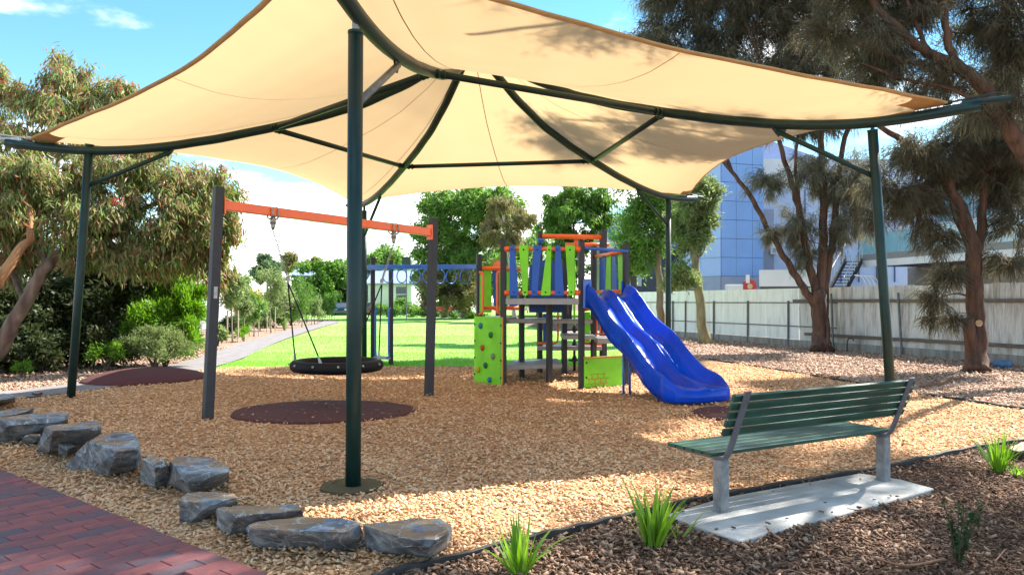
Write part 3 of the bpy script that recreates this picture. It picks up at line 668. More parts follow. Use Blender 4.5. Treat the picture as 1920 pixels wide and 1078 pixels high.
nest = thing('basket_swing', 'black round basket swing seat hanging on chains from the orange beam', 'basket swing', (nc.x, nc.y, nz_ - 0.1))
mb = MB(); mb.ring(ncent, NR, 0.076, n=48, m=12, squash=1.15); rim = part('rim', mb, m_black, nest, True)
mb = MB()
for k in range(-5, 6):
    h = math.sqrt(max(0, 0.6 ** 2 - (k * 0.11) ** 2))
    for ax_ in (0, 1):
        P_ = []
        for q in range(9):
            u = -h + 2 * h * q / 8; r2 = (u * u + (k * .11) ** 2) / 0.36; z = -0.05 - 0.09 * (1 - r2)
            d = bdh * (u if ax_ == 0 else k * .11) + bn * (k * .11 if ax_ == 0 else u); P_.append(ncent + d + Vector((0, 0, z)))
        if h > 0.05: mb.tube(P_, 0.009, 5)
part('net', mb, m_rope, nest)
for p, s_ in ((L0, -1), (L1, 1)):
    j = Vector((p.x, p.y, 0)).lerp(Vector((nc.x, nc.y, 0)), 0.22); j.z = 1.93; top = p - Vector((0, 0, .26))
    nl = 26; mb = MB()
    for k in range(nl):
        a = top.lerp(j, (k + 0.5) / nl); d = (j - top).normalized(); u = d.orthogonal().normalized(); w = d.cross(u)
        mb.ring(a, 0.019, 0.0055, ax=(u if k % 2 else w), n=8, m=4)
    part('chain', mb, m_galv, nest)
    mb = MB(); mb.ring(j, 0.03, 0.008, ax=bn, n=12, m=5); mb.cyl(j + Vector((0, 0, .02)), j - Vector((0, 0, .06)), 0.02, n=8); part('shackle', mb, m_galv, nest)
    for q in (-1, 1):
        e = ncent + (bdh * s_ * 0.80 + bn * q * 0.60) * NR + Vector((0, 0, 0.10)); js = j - Vector((0, 0, .05))
        mb = MB(); mb.tube([js, e], 0.012, 6); rp_ = part('rope', mb, m_rope, nest)
        mb = MB(); mb.tube([e + (js - e).normalized() * 0.1, e - Vector((0, 0, .03))], [0.014, 0.026], 7); mb.ring(e - Vector((0, 0, .03)), 0.03, 0.008, ax=bdh, n=10, m=5); part('rope_end', mb, m_galv, rp_)
for k in range(12):
    a = 2 * math.pi * k / 12; d = bdh * math.cos(a) + bn * math.sin(a); mb = MB(); p = ncent + d * (NR + 0.072) + Vector((0, 0, 0.03)); mb.cyl(p, p + d * 0.02, 0.016, n=7); part('rim_bolt', mb, m_galv, rim)

# ================================================================== PLAY TOWER
m_lime = mat('lime_plastic', (0.20, 0.70, 0.015), 0.5, var=0.13, scale=2.2, bump=0.08, bscale=120)
m_blue = mat('blue_plastic', (0.004, 0.090, 0.52), 0.42, var=0.06, scale=4, bump=0.05, bscale=200)
m_slide = mat('blue_slide', (0.0, 0.058, 0.56), 0.27, var=0.20, scale=2, coat=0.06, spec=0.20)
m_dblue = mat('deep_blue_panel', (0.012, 0.075, 0.34), 0.5, var=0.05)
m_deck = mat('grey_deck', (0.34, 0.34, 0.35), 0.55, var=0.08, scale=10)
m_core = mat('orange_edge', (0.55, 0.26, 0.05), 0.6, var=0.06)
m_steelblue = mat('blue_steel', (0.02, 0.13, 0.58), 0.35, var=0.05, coat=0.3)
m_bolt = mat('black_bolt', (0.01, 0.01, 0.01), 0.5)
def XY(px, Y): return Vector((X(px, Y), Y, 0))
tower = thing('play_tower', 'blue, lime and orange climbing tower with decks and double slide', 'play equipment', (0.9, 14.8, 0))
def post(px, Y, ytop, ang=20, w=0.105):
    p = XY(px, Y); zt = Z(ytop, Y); mb = MB(); u = Vector((math.cos(R(ang)), math.sin(R(ang)), 0)); mb.bar(p - Vector((0, 0, .05)), p + Vector((0, 0, zt)), w, w, up=u)
    po = part('post', mb, m_post, tower, bevel=0.008); mb = MB(); mb.bar(p + Vector((0, 0, zt)), p + Vector((0, 0, zt + 0.018)), w - 0.008, w - 0.008, up=u); part('post_cap', mb, m_bolt, po); return p
P1 = post(944, 14.2, 451, -10); P2 = post(1090, 13.8, 452, 10); P3 = post(1174, 14.35, 458, 27)
P0 = post(898, 16.0, 479); P0b = post(934, 17.3, 486); Pb1 = post(978, 15.7, 548); Pf = post(1030, 14.7, 572)
Pb2 = post(1012, 16.8, 435); Pb3 = post(1058, 16.5, 488); P4 = post(1113, 16.0, 463); P5 = post(1131, 17.0, 434, 27, 0.13); P6 = post(1188, 16.4, 520)
def deck(poly, z, h, label=None):
    mb = MB(); mb.prism([Vector((p[0], p[1], z - h)) for p in poly], (0, 0, h)); part('deck', mb, m_deck, tower, bevel=0.008, label=label)
v2 = lambda p, dx=0, dy=0: (p.x + dx, p.y + dy)
deck([v2(P1, 0.0, -.04), v2(P2, -.02, -.04), v2(P3, -.05, -.05), (1.85, 15.9), (1.1, 16.3), (0.15, 15.8)], 1.655, 0.115)
deck([(-0.15, 15.15), (0.75, 15.2), (0.75, 16.4), (0.1, 16.4)], 1.235, 0.075)
deck([(0.80, 15.35), (1.66, 15.4), (1.70, 16.4), (0.80, 16.4)], 1.215, 0.07)
deck([(1.07, 15.4), (1.72, 15.4), (1.75, 16.6), (1.07, 16.6)], 0.90, 0.085)
deck([(1.75, 15.3), (2.38, 15.3), (2.42, 16.4), (1.75, 16.4)], 0.845, 0.11)
deck([(0.56, 16.6), (2.0, 16.6), (2.05, 17.5), (0.6, 17.5)], 0.60, 0.09)
deck([(-0.15, 14.75), (1.02, 15.2), (1.0, 16.6), (0.05, 16.2)], 0.33, 0.085)
deck([(-0.66, 15.5), (-0.2, 14.8), (0.1, 15.6), (-0.2, 17.0), (-0.6, 16.6)], 1.27, 0.08)
def rail(a, b, r=0.036, m=m_orange, parent=None, nm='rail'):
    mb = MB(); mb.cyl(a, b, r, n=10); return part(nm, mb, m, parent or tower, True)
def clamp(p, d):
    mb = MB(); d = Vector(d).normalized(); mb.cyl(p - d * 0.05, p + d * 0.05, 0.052, n=10); part('clamp', mb, m_orange, tower, True)
# front fence of tapered battens
fz = lambda py, Y: Z(py, Y)
fa, fb_ = P1 + Vector((0.02, -0.07, 0)), P2 + Vector((-0.02, -0.07, 0)); fd = (fb_ - fa).normalized()
for py in (467, 549):
    rr = rail(fa + Vector((0, 0, Z(py, 14.1))), fb_ + Vector((0, 0, Z(py, 13.75))), 0.036)
    clamp(fa + fd * 0.06 + Vector((0, 0, Z(py, 14.1) )), fd); clamp(fb_ - fd * 0.06 + Vector((0, 0, Z(py, 13.75))), fd)
def batten(xs, ys, Yf, m, nrm, thick=0.022, parent=None):
    """xs: top-left, top-right, bottom-left, bottom-right (photo px); ys: top, bottom; Yf(px) depth of the plane"""
    tl, tr, bl, br_ = [Vector((X(q, Yf(q)), Yf(q), 0)) for q in xs]
    zt = Z(ys[0], Yf(xs[0])); zb = Z(ys[1], Yf(xs[2]))
    # clipped corners
    def crn(a, b, z, s): c = 0.014; d = (b - a).normalized(); return [a + Vector((0, 0, z - s * c)), a + d * c + Vector((0, 0, z)), b - d * c + Vector((0, 0, z)), b + Vector((0, 0, z - s * c))]
    poly = crn(tl, tr, zt, 1) + list(reversed(crn(bl, br_, zb, -1)))
    mb = MB(); mb.prism(poly, Vector(nrm) * thick); o = part('batten', mb, m, parent or tower)
    mb = MB()
    for a, b, z in ((tl, tr, zt - 0.085), (bl, br_, zb + 0.06)):
        c = (a + b) / 2 + Vector((0, 0, z)); mb.cyl(c - Vector(nrm) * 0.010, c + Vector(nrm) * 0.004, 0.017, n=8)
    part('bolt', mb, m_bolt, o, kind='stuff'); return o
Yf = lambda px: fa.y + (fb_.y - fa.y) * (px - 943) / (1090 - 943) - 0.062
nf = (fd.y, -fd.x, 0); nfi = (-fd.y, fd.x, 0)
for xs, m in (((956, 964.5, 955, 972), m_blue), ((973, 990.5, 980, 989), m_lime), ((1000, 1015, 996, 1007), m_blue), ((1026, 1033.5, 1014, 1032), m_lime), ((1041, 1050.5, 1040, 1057.5), m_blue), ((1060, 1077.5, 1066, 1077), m_lime)):
    batten(xs, (460, 554), Yf, m, nfi)
# side fence beside the slide
sa, sb = P4 + Vector((0.03, -0.05, 0)), P3 + Vector((-.02, .06, 0)); sdv = (sb - sa).normalized()
rail(sa + Vector((0, 0, 2.56)), sb + Vector((0, 0, 2.56)), 0.034); rail(sa + Vector((0, 0, 1.80)), sb + Vector((0, 0, 1.80)), 0.034)
for k, (f0, f1, g0, g1, m) in enumerate(((0.10, 0.28, 0.10, 0.24, m_blue), (0.33, 0.44, 0.28, 0.44, m_lime), (0.52, 0.62, 0.52, 0.66, m_blue), (0.70, 0.92, 0.74, 0.90, m_lime))):
    pts = [sa.lerp(sb, f) for f in (f0, f1)] + [sa.lerp(sb, f) for f in (g1, g0)]
    zt, zb = 2.60, 1.75; poly = [pts[0] + Vector((0, 0, zt)), pts[1] + Vector((0, 0, zt)), pts[2] + Vector((0, 0, zb)), pts[3] + Vector((0, 0, zb))]
    nn = Vector((sdv.y, -sdv.x, 0)); mb = MB(); mb.prism([p - nn * 0.05 for p in poly], nn * -0.022); part('batten', mb, m, tower)
# high beams
rail(Pb2 + Vector((0.05, -0.02, 3.06)), P5 + Vector((-.05, -.02, 3.06)), 0.055, nm='top_beam')
q0, q1 = W(1060, 459, 17.3), W(1142, 459, 17.3); rail(q0, q1, 0.045, nm='top_beam')
rail(W(1080, 446, 17.0), W(1080, 470, 17.1), 0.04, nm='beam_bracket')
rail(P2 + Vector((0.0, -0.02, 2.585)), P3 + Vector((0.02, -.05, 2.56)), 0.03, m_steelblue, nm='slide_bar')
mb = MB(); c = W(1014, 452, 16.7); mb.lathe((c.x, c.y, c.z - .05), [(0.03, 0), (0.09, 0.05), (0.09, 0.09), (0.03, 0.11)], 12); part('steering_knob', mb, m_steelblue, tower, True)
# left bay: rails, panels, roundel
la, lb = P0.copy(), P0b.copy()
rail(P0 + Vector((0.02, 0, 2.31)), XY(976, 16.5) + Vector((0, 0, 2.31)), 0.045); rail(P0 + Vector((.05, .1, 1.46)), XY(976, 16.4) + Vector((0, 0, 1.46)), 0.04)
def panel(x0, x1, x2, x3, y0, y1, Y, m, nm='infill_panel', th=0.025):
    poly = [W(x0, y0, Y), W(x1, y0, Y), W(x3, y1, Y), W(x2, y1, Y)]; mb = MB(); mb.prism(poly, (0, th, 0)); return part(nm, mb, m, tower, bevel=0.004)
panel(908, 921, 907, 922, 505, 586, 16.3, m_lime); panel(923, 931, 926, 933, 505, 582, 16.4, m_blue); panel(950, 957, 950, 956, 508, 565, 16.4, m_lime); panel(956, 970, 955, 971, 506, 581, 16.55, m_blue)
panel(899.5, 904, 899, 903.5, 513, 585, 15.3, m_lime); panel(936, 940, 936, 940, 512, 584, 14.6, m_lime)
def pipe(pts, r, m, nm='handle'): mb = MB(); mb.tube(catmull(pts, 5), r, 8); return part(nm, mb, m, tower, True)
for (xa, xb, Y) in ((898, 905.5, 15.1), (938.5, 932.5, 14.45)):
    s_ = 1 if xb > xa else -1
    pipe([W(xa, 511, Y), W(xb - 3 * s_, 511.5, Y), W(xb, 515, Y), W(xb, 540, Y), W(xb, 570, Y), W(xb - .5 * s_, 584, Y), W(xb - 4 * s_, 588, Y), W(xa - 1 * s_, 590, Y)], 0.026, m_orange)
c = W(935, 500, 16.7); mb = MB(); mb.cyl(c, c + Vector((0, -.03, 0)), 0.19, n=28); rd = part('roundel', mb, mat('olive_plastic', (0.22, 0.30, 0.03), 0.5), tower); mb = MB(); mb.cyl(c + Vector((0, -.03, 0)), c + Vector((0, -.04, 0)), 0.125, n=28); part('roundel_face', mb, m_orange, rd)
# arched blue panel behind the battens
poly = [W(992, 586, 15.75), W(1056, 586, 15.75)] + [W(1024 + 32 * math.cos(a), 506 - 18 * math.sin(a), 15.75) for a in [math.pi * k / 14 for k in range(15)]]
mb = MB(); mb.prism(poly, (0, 0.03, 0)); ap = part('arched_panel', mb, m_dblue, tower)
mb = MB()
for k in range(4): mb.bar(W(994, 515 + 18 * k, 15.74), W(1054, 515 + 18 * k, 15.74), 0.006, 0.012)
for k in range(4): mb.bar(W(1002 + 15 * k, 500, 15.74), W(1002 + 15 * k, 578, 15.74), 0.012, 0.006, up=(1, 0, 0))
part('grid_print', mb, mat('teal_line', (0.02, 0.16, 0.12), 0.6), ap)
# climbing wall
wa, wb = W(889, 715, 14.95), W(941, 722, 14.12); wa.z = wb.z = 0.0
wn = (wb - wa).normalized(); wnn = Vector((wn.y, -wn.x, 0)).normalized()
if wnn.y > 0: wnn = -wnn
mb = MB(); mb.prism([wa, wb, wb + Vector((0, 0, 1.30)), wa + Vector((0, 0, 1.30))], -wnn * 0.024); cw = part('climbing_wall', mb, m_lime, tower, bevel=0.003)
mb = MB(); mb.prism([wb + wn * 0.001, wb + wn * 0.012, wb + wn * 0.012 + Vector((0, 0, 1.30)), wb + wn * 0.001 + Vector((0, 0, 1.30))], -wnn * 0.024); part('edge_strip', mb, m_core, cw)
hcol = {'b': mat('hold_blue', (0.01, 0.16, 0.32), 0.6), 'g': mat('hold_green', (0.02, 0.13, 0.05), 0.6), 'r': mat('hold_orange', (0.45, 0.06, 0.02), 0.6), 'k': mat('hold_grey', (0.20, 0.23, 0.2), 0.6), 'y': mat('hold_yellow', (0.50, 0.38, 0.02), 0.6)}
for (x, y, c_) in ((903, 610, 'b'), (922, 627, 'g'), (906.5, 651, 'r'), (926, 667, 'k'), (912.5, 684, 'g'), (898.5, 692, 'y'), (920, 711, 'b')):
    f = (x - 889) / (941 - 889); base = wa.lerp(wb, f); base.z = Z(y, base.y)
    rg = random.Random(x); bm = bmesh.new(); bmesh.ops.create_icosphere(bm, subdivisions=2, radius=0.055)
    for v in bm.verts:
        v.co = Vector((v.co.x * rg.uniform(0.8, 1.15), v.co.y * 0.75, v.co.z * (1.3 if v.co.z < 0 else .95))) * rg.uniform(0.93, 1.07)
        v.co = wn * v.co.x + wnn * v.co.y + Vector((0, 0, v.co.z)) + base + wnn * 0.02
    mb = MB(); mb.add([v.co.copy() for v in bm.verts], [tuple(v.index for v in f_.verts) for f_ in bm.faces]); bm.free(); part('climbing_hold', mb, hcol[c_], cw, True)
mb = MB()
for f in (0.0, 1.0):
    for k in range(4): c = wa.lerp(wb, 0.03 + 0.94 * f) + Vector((0, 0, 0.15 + 0.33 * k)); mb.cyl(c - wnn * 0.004, c + wnn * 0.012, 0.02, n=8)
part('bolt', mb, m_bolt, cw, kind='stuff')
# brick-print panel
ba, bb = Vector((1.335, 13.72, 0.0)), Vector((2.14, 14.22, 0.0)); bdv = (bb - ba).normalized(); bnn = Vector((bdv.y, -bdv.x, 0))
Lb = (bb - ba).length
mb = MB(); mb.prism([ba, bb, bb + Vector((0, 0, .545)), ba + Vector((0, 0, .545))], -bnn * 0.024); bp = part('shop_panel', mb, m_lime, tower, bevel=0.003)
mb = MB(); mb.bar(ba + Vector((0, 0, .562)) - bnn * 0.01, bb + Vector((0, 0, .562)) - bnn * 0.01, 0.09, 0.03); part('counter_edge', mb, m_core, bp, bevel=0.006)
mb = MB(); th = 0.004
def pr(u0, v0, u1, v1):
    a = ba + bdv * u0 + Vector((0, 0, v0)) + bnn * 0.002; b = ba + bdv * u1 + Vector((0, 0, v1)) + bnn * 0.002
    mb.bar(a, b, th, 0.010, up=(0, 0, 1) if abs(v1 - v0) < 1e-4 else bdv)
for v, u0, u1 in ((0.25, 0.13, 0.49), (0.165, 0.04, 0.59), (0.075, 0.04, 0.54)): pr(u0, v, u1, v)
for v0, v1, us in ((0.165, 0.25, (0.17, 0.31, 0.45)), (0.075, 0.165, (0.10, 0.24, 0.37, 0.50)), (0.01, 0.075, (0.17, 0.31, 0.44))):
    for u in us: pr(u, v0, u, v1)
part('brick_print', mb, mat('orange_print', (0.50, 0.12, 0.02), 0.6), bp)
mb = MB()
for u in (0.04, Lb - 0.04):
    for v in (0.2, 0.47): c = ba + bdv * u + Vector((0, 0, v)); mb.cyl(c - bnn * 0.002, c + bnn * 0.012, 0.018, n=8)
part('bolt', mb, m_bolt, bp, kind='stuff')
# red barred barrier, low panels, pipe loop
ra, rb_ = W(1116, 576, 15.8), W(1168, 576, 15.8); rail(ra, rb_, 0.018); rail(W(1116, 626, 15.8), W(1168, 626, 15.8), 0.018)
for k in range(9): q = 1119 + 6 * k; rail(W(q, 576, 15.8), W(q, 626, 15.8), 0.014, nm='barrier_bar')
panel(1096, 1106.5, 1096, 1106.5, 585, 640, 15.9, m_lime); rail(W(1094, 581, 15.9), W(1110, 579, 15.9), 0.035); rail(W(1094, 644, 15.95), W(1127, 646, 16.2), 0.03)
panel(1018, 1026, 1018, 1026, 588, 641, 16.5, m_blue); panel(1031, 1035, 1031, 1035, 590, 642, 16.5, m_lime); rail(W(1008, 644, 16.5), W(1024, 643, 16.5), 0.03)
pipe([W(1046, 586, 16.4), W(1046, 610, 16.4), W(1046, 634, 16.4), W(1043, 642, 16.4), W(1036, 645, 16.4)], 0.022, m_orange)
# spiral step climber
pc_ = XY(1077, 16.9); mb = MB(); mb.cyl(pc_ - Vector((0, 0, .03)), pc_ + Vector((0, 0, 1.05)), 0.03, n=8); sp = part('climbing_pole', mb, m_bolt, tower, True); mb = MB(); mb.cyl(pc_ + Vector((0, 0, 1.05)), pc_ + Vector((0, 0, 2.5)), 0.026, n=8); part('pole_top', mb, m_lime, sp, True)
for k, py in enumerate((675, 648, 618)):
    z = Z(py, 16.9); mb = MB(); mb.lathe((pc_.x, pc_.y, z - 0.045), [(0.04, 0), (0.06, 0.03), (0.06, .07), (0.035, 0.14)], 10)
    for q in range(3): a = 2.1 * q + k * 0.8; mb.bar(pc_ + Vector((0, 0, z)), pc_ + Vector((0.2 * math.cos(a), 0.2 * math.sin(a), z)), 0.07, 0.03)
    part('pole_step', mb, m_bolt, sp, bevel=0.006)
# --- double wave slide
U = Vector((0.872, 0.49, 0)); D = Vector((0.49, -0.872, 0))
S0 = (P2 + P3) / 2 + D * 0.05; SL = 2.62
zk = [(0, 1.66), (0.05, 1.655), (0.10, 1.60), (0.18, 1.41), (0.26, 1.20), (0.33, 1.05), (0.40, 0.95), (0.47, 0.87), (0.54, 0.74), (0.62, 0.55), (0.70, 0.38), (0.77, 0.275), (0.84, 0.215), (0.90, 0.19), (0.95, 0.185), (1.0, 0.185)]
def zs(d):
    for (a, za), (b, zb) in zip(zk, zk[1:]):
        if d <= b: t = (d - a) / (b - a); t = t * t * (3 - 2 * t) * 0.3 + t * 0.7; return za + (zb - za) * t
    return zk[-1][1]
def prof(sc, ridge, out_):
    h = [(-0.535, -0.16), (-0.535, 0.16), (-0.525, 0.235), (-0.495, 0.262), (-0.462, 0.235), (-0.435, 0.15), (-0.40, 0.06), (-0.33, 0.012), (-0.24, 0.0), (-0.16, 0.02), (-0.10, 0.075), (-0.05, 0.15), (0, 0.178)]
    q = []
    for (u, z) in h: q.append((u, z * sc if abs(u) > 0.3 and z > 0 else (z * ridge if abs(u) < 0.2 and z > 0 else z)))
    return q + [(-u, z) for (u, z) in reversed(q[:-1])]
rows = []; ND = 46
for k in range(ND + 1):
    d = k / ND; lip = max(0, (d - 0.86) / 0.14)
    sc = 1.0 - 0.10 * d - 0.45 * lip ** 1.5; rg = 1.0 - 0.1 * d - 0.55 * lip ** 1.5
    wd_ = 0.94 + 0.15 * d + 0.05 * math.sin(lip * math.pi); z0 = zs(d) + 0.0
    row = []
    for (u, z) in prof(sc, rg, 0):
        bow = 0.0
        if z < -0.05: z = -min(0.16, z0 - 0.03)
        dd = d * SL - (abs(u) / 0.535) ** 4 * 0.17 * lip
        row.append(S0 + U * (u * wd_ * 1.03) + D * dd + Vector((0, 0, z0 + z)))
    rows.append(row)
# rounded exit lip, curling down to the ground
last = rows[-1]
for (ex, hz) in ((0.045, 0.05), (0.09, 0.066), (0.14, 0.05), (0.175, -0.01), (0.185, -0.09), (0.16, -0.15)):
    row = []
    for p, (u, z) in zip(last, prof(0.45, 0.35, 0)):
        t = min(1, ex / 0.14); zt = 0.185 + hz; s_ = 1 - 0.06 * t
        zz_ = p.z * (1 - t) + zt * t if p.z > 0.16 else min(p.z, zt)
        if hz < 0.0: zz_ = min(zz_, zt)
        q = S0 + U * ((p - S0).dot(U) * s_) + D * ((p - S0).dot(D) + ex * (1 - 0.35 * (abs(u) / 0.535) ** 3)); q.z = max(zz_, 0.012); row.append(q)
    rows.append(row)
nw = len(rows[0]); mb = MB(); vs = [p for r_ in rows for p in r_]; fs = []
for k in range(len(rows) - 1):
    for q in range(nw - 1): fs.append((k * nw + q, k * nw + q + 1, (k + 1) * nw + q + 1, (k + 1) * nw + q))
mb.add(vs, fs); sl = part('slide', mb, m_slide, tower, True, sub=1)
sm = sl.modifiers.new('solid', 'SOLIDIFY'); sm.thickness = 0.012; sm.offset = -1
for s_ in (-1, 1):
    c = (P2 + Vector((0.10, -0.07, 1.62)) if s_ < 0 else S0 + U * 0.51 - D * 0.08 + Vector((0, 0, 1.60))); mb = MB()
    mb.box(c + Vector((0, 0, 0.12)), (0.16, 0.03, 0.54), ax=(Vector((0.97, 0.2, 0)), Vector((0.2, -0.97, 0))) if s_ < 0 else (U, D)); pl_ = part('slide_flange', mb, m_steelblue if s_ < 0 else m_slide, sl, bevel=0.012)
    mb = MB()
    for k in range(3): q = c + D * 0.015 + U * 0.03 + Vector((0, 0, -0.05 + 0.17 * k)); mb.cyl(q, q + D * 0.012, 0.022, n=8)
    part('bolt', mb, m_bolt, pl_, kind='stuff')
for s_ in (-0.25, 0.02):
    a = S0 + D * 1.15 + U * (-0.35 + s_ * .5); mb = MB(); mb.tube([a + Vector((0, 0, -.03)), a + Vector((0, 0, 0.75))], 0.022, 8); part('slide_support', mb, m_steelblue, sl, True)
# --- ring ladder
Q0 = W(690, 501, 18.3); Q1 = W(895, 501, 16.0); Q0.z = 2.44; Q1.z = 2.34
mb = MB(); mb.bar(Q0, Q1, 0.07, 0.10); rbm = part('ring_beam', mb, m_steelblue, tower, bevel=0.008)
qd = (Q1 - Q0).normalized()
for px in (727.5, 753.5, 779, 802, 825, 846, 872):
    # where the sight line over px meets the beam
    t = 0.5
    lo, hi = 0.0, 1.0
    for _ in range(40):
        t = (lo + hi) / 2; p = Q0.lerp(Q1, t)
        if 960 + p.x / p.y * FPX < px: lo = t
        else: hi = t
    p = Q0.lerp(Q1, t); mb = MB(); mb.ring(p - Vector((0, 0, 0.05 + 0.165)), 0.155, 0.013, ax=qd, n=22, m=6); part('ring', mb, m_steelblue, rbm, True)
T1 = post(699, 19.2, 485); T2 = post(733, 18.7, 489)
mb = MB(); mb.bar(T1 + Vector((-.1, -.1, 2.44)), T2 + Vector((.1, -.1, 2.44)), 0.05, 0.09); part('head_beam', mb, m_steelblue, tower)
mb = MB(); mb.prism([Vector((X(702, 18.9), 18.8, 0.16)), Vector((X(731, 18.5), 18.45, 0.16)), Vector((X(734, 18.8), 18.8, 0.16)), Vector((X(706, 19.3), 19.3, 0.16))], (0, 0, 0.05)); part('step_deck', mb, m_deck, tower)
for (px, Y) in ((704, 18.95), (729, 18.5)):
    pipe([W(px - 4, 670, Y), W(px + .5, 669, Y), W(px, 655, Y), W(px, 620, Y), W(px, 590, Y), W(px + 1, 581, Y), W(px + 4, 577, Y)], 0.028, m_steelblue)

# ================================================================== BENCH
m_slat = mat('green_slat', (0.009, 0.060, 0.042), 0.4, var=0.32, scale=3, spec=0.4, stretch=(1, 1, 8))
m_leg = mat('grey_galv_leg', (0.22, 0.235, 0.25), 0.55, metal=0.35, var=0.25, scale=14)
m_arm = mat('grey_support', (0.13, 0.135, 0.16), 0.5, metal=0.3, var=0.12, scale=10)
LA, LB = G(1352, 966), G(1656, 907); LA.z = LB.z = 0.03
ba_ = (LB - LA); ba_.z = 0; bl_ = ba_.length; bx = ba_.normalized(); by = Vector((-bx.y, bx.x, 0))     # by = the way the sitter faces
bench = thing('park_bench', 'dark green slatted bench with grey metal legs seen from behind', 'bench', (LA + LB) / 2)
bc = (LA + LB) / 2; bc.z = 0; HL = bl_ / 2 + 0.10
for L in (LA, LB):
    mb = MB(); mb.box((L.x, L.y, 0.03 + 0.195), (0.085, 0.085, 0.39), ax=(bx, by)); lg = part('leg', mb, m_leg, bench, bevel=0.006)
    mb = MB(); mb.box((L.x, L.y, 0.034), (0.10, 0.10, 0.012), ax=(bx, by)); part('leg_collar', mb, m_leg, lg)
    mb = MB(); c = Vector((L.x, L.y, 0.432)) + by * 0.2; mb.box(c, (0.06, 0.50, 0.03), ax=(bx, by)); part('seat_bracket', mb, m_arm, bench, bevel=0.004)
    P_ = catmull([Vector((L.x, L.y, 0.428)) + by * 0.20, Vector((L.x, L.y, 0.428)) + by * 0.02, Vector((L.x, L.y, 0.44)) - by * 0.045, Vector((L.x, L.y, 0.50)) - by * 0.085, Vector((L.x, L.y, 0.66)) - by * 0.15, Vector((L.x, L.y, 0.955)) - by * 0.265], 5)
    mb = MB(); vs = []; fs = []
    for i, p in enumerate(P_):
        t = (P_[min(i + 1, len(P_) - 1)] - P_[max(i - 1, 0)]).normalized(); nn = bx.cross(t).normalized()
        for sx, sn in ((-1, -1), (1, -1), (1, 1), (-1, 1)): vs.append(p + bx * 0.032 * sx + nn * 0.006 * sn)
    for i in range(len(P_) - 1):
        for k in range(4): fs.append((4 * i + k, 4 * i + (k + 1) % 4, 4 * i + 4 + (k + 1) % 4, 4 * i + 4 + k))
    fs += [(0, 1, 2, 3), tuple(4 * (len(P_) - 1) + k for k in (3, 2, 1, 0))]
    mb.add(vs, fs); part('back_support', mb, m_arm, bench, bevel=0.002)
for k in range(5):      # seat
    c = bc + by * (0.045 + 0.098 * k) + Vector((0, 0, 0.462)); mb = MB(); mb.box(c, (2 * HL, 0.088, 0.03), ax=(bx, by)); part('seat_slat', mb, m_slat, bench, bevel=0.006)
ldir = (Vector((0, 0, 0.955 - 0.66)) - by * 0.115).normalized(); lnn = bx.cross(ldir).normalized()
for k in range(5):      # back
    c = bc + Vector((0, 0, 0.66)) - by * 0.15 + ldir * (-0.015 + 0.0695 * k) + by * 0.03; mb = MB(); mb.box(c, (2 * HL, 0.053, 0.03), ax=(bx, ldir)); part('back_slat', mb, m_slat, bench, bevel=0.005)

# ================================================================== TUSSOCKS AND SMALL PLANTS IN FRONT
m_strap = ramp_mat('strap_leaf', [(0.09, 0.21, 0.018), (0.15, 0.30, 0.03), (0.22, 0.38, 0.05), (0.30, 0.42, 0.09)], 0.42, src='object', trans=0.38, spec=0.5)
def tussock(base, h, n, label, seed, spread=0.55, wd_=0.014, m=m_strap):
    rg = random.Random(seed); t = thing('tussock_grass', label, 'grass plant', base.to_tuple())
    for k in range(n):
        a = rg.uniform(0, 2 * math.pi); s_ = rg.uniform(0.05, 1) ** 0.8 * spread; L = h * rg.uniform(0.55, 1.12); w = wd_ * rg.uniform(0.6, 1.2)
        d = Vector((math.cos(a), math.sin(a), 0)); sd_ = Vector((-d.y, d.x, 0)); vs = []; fs = []
        b0 = base + d * rg.uniform(0, 0.05) + sd_ * rg.uniform(-.02, .02); droop = rg.uniform(0.1, 0.7) * s_
        tw = rg.uniform(-.5, .5)
        for i in range(8):
            u = i / 7; p = b0 + d * L * (s_ * u + droop * u ** 2.5 * .6) + Vector((0, 0, L * (u * (1 - 0.22 * s_) - droop * 0.55 * u ** 3) - 0.01))
            ww = w * (1 - u ** 2.2) * (0.6 + 0.4 * min(1, u * 4)) + 0.0008; s2 = (sd_ + d * tw * u).normalized()
            vs += [p - s2 * ww, p + Vector((0, 0, -ww * 0.35)) , p + s2 * ww]
        for i in range(7): fs += [(3 * i, 3 * i + 1, 3 * i + 4, 3 * i + 3), (3 * i + 1, 3 * i + 2, 3 * i + 5, 3 * i + 4)]
        mb = MB(); mb.add(vs, fs); part('leaf', mb, m_strap if m is None else m, t, True)
    return t
tussock(G(975, 1080), 0.36, 46, 'bright green tussock growing through the edging strip by the blue-grey rocks', 3, 0.62)
tussock(G(1225, 1028), 0.44, 60, 'bright green tussock beside the concrete slab corner', 4, 0.5)
tussock(G(1872, 886), 0.42, 64, 'yellow-green tussock in the dark mulch beyond the bench', 5, 0.55, 0.011)
tussock(G(1908, 893), 0.13, 12, 'tiny green sprout beside the yellow-green tussock', 6, 0.5, 0.012)
tussock(G(1270, 1012), 0.26, 7, 'few thin arching blades hanging over the slab edge', 8, 1.25, 0.007)
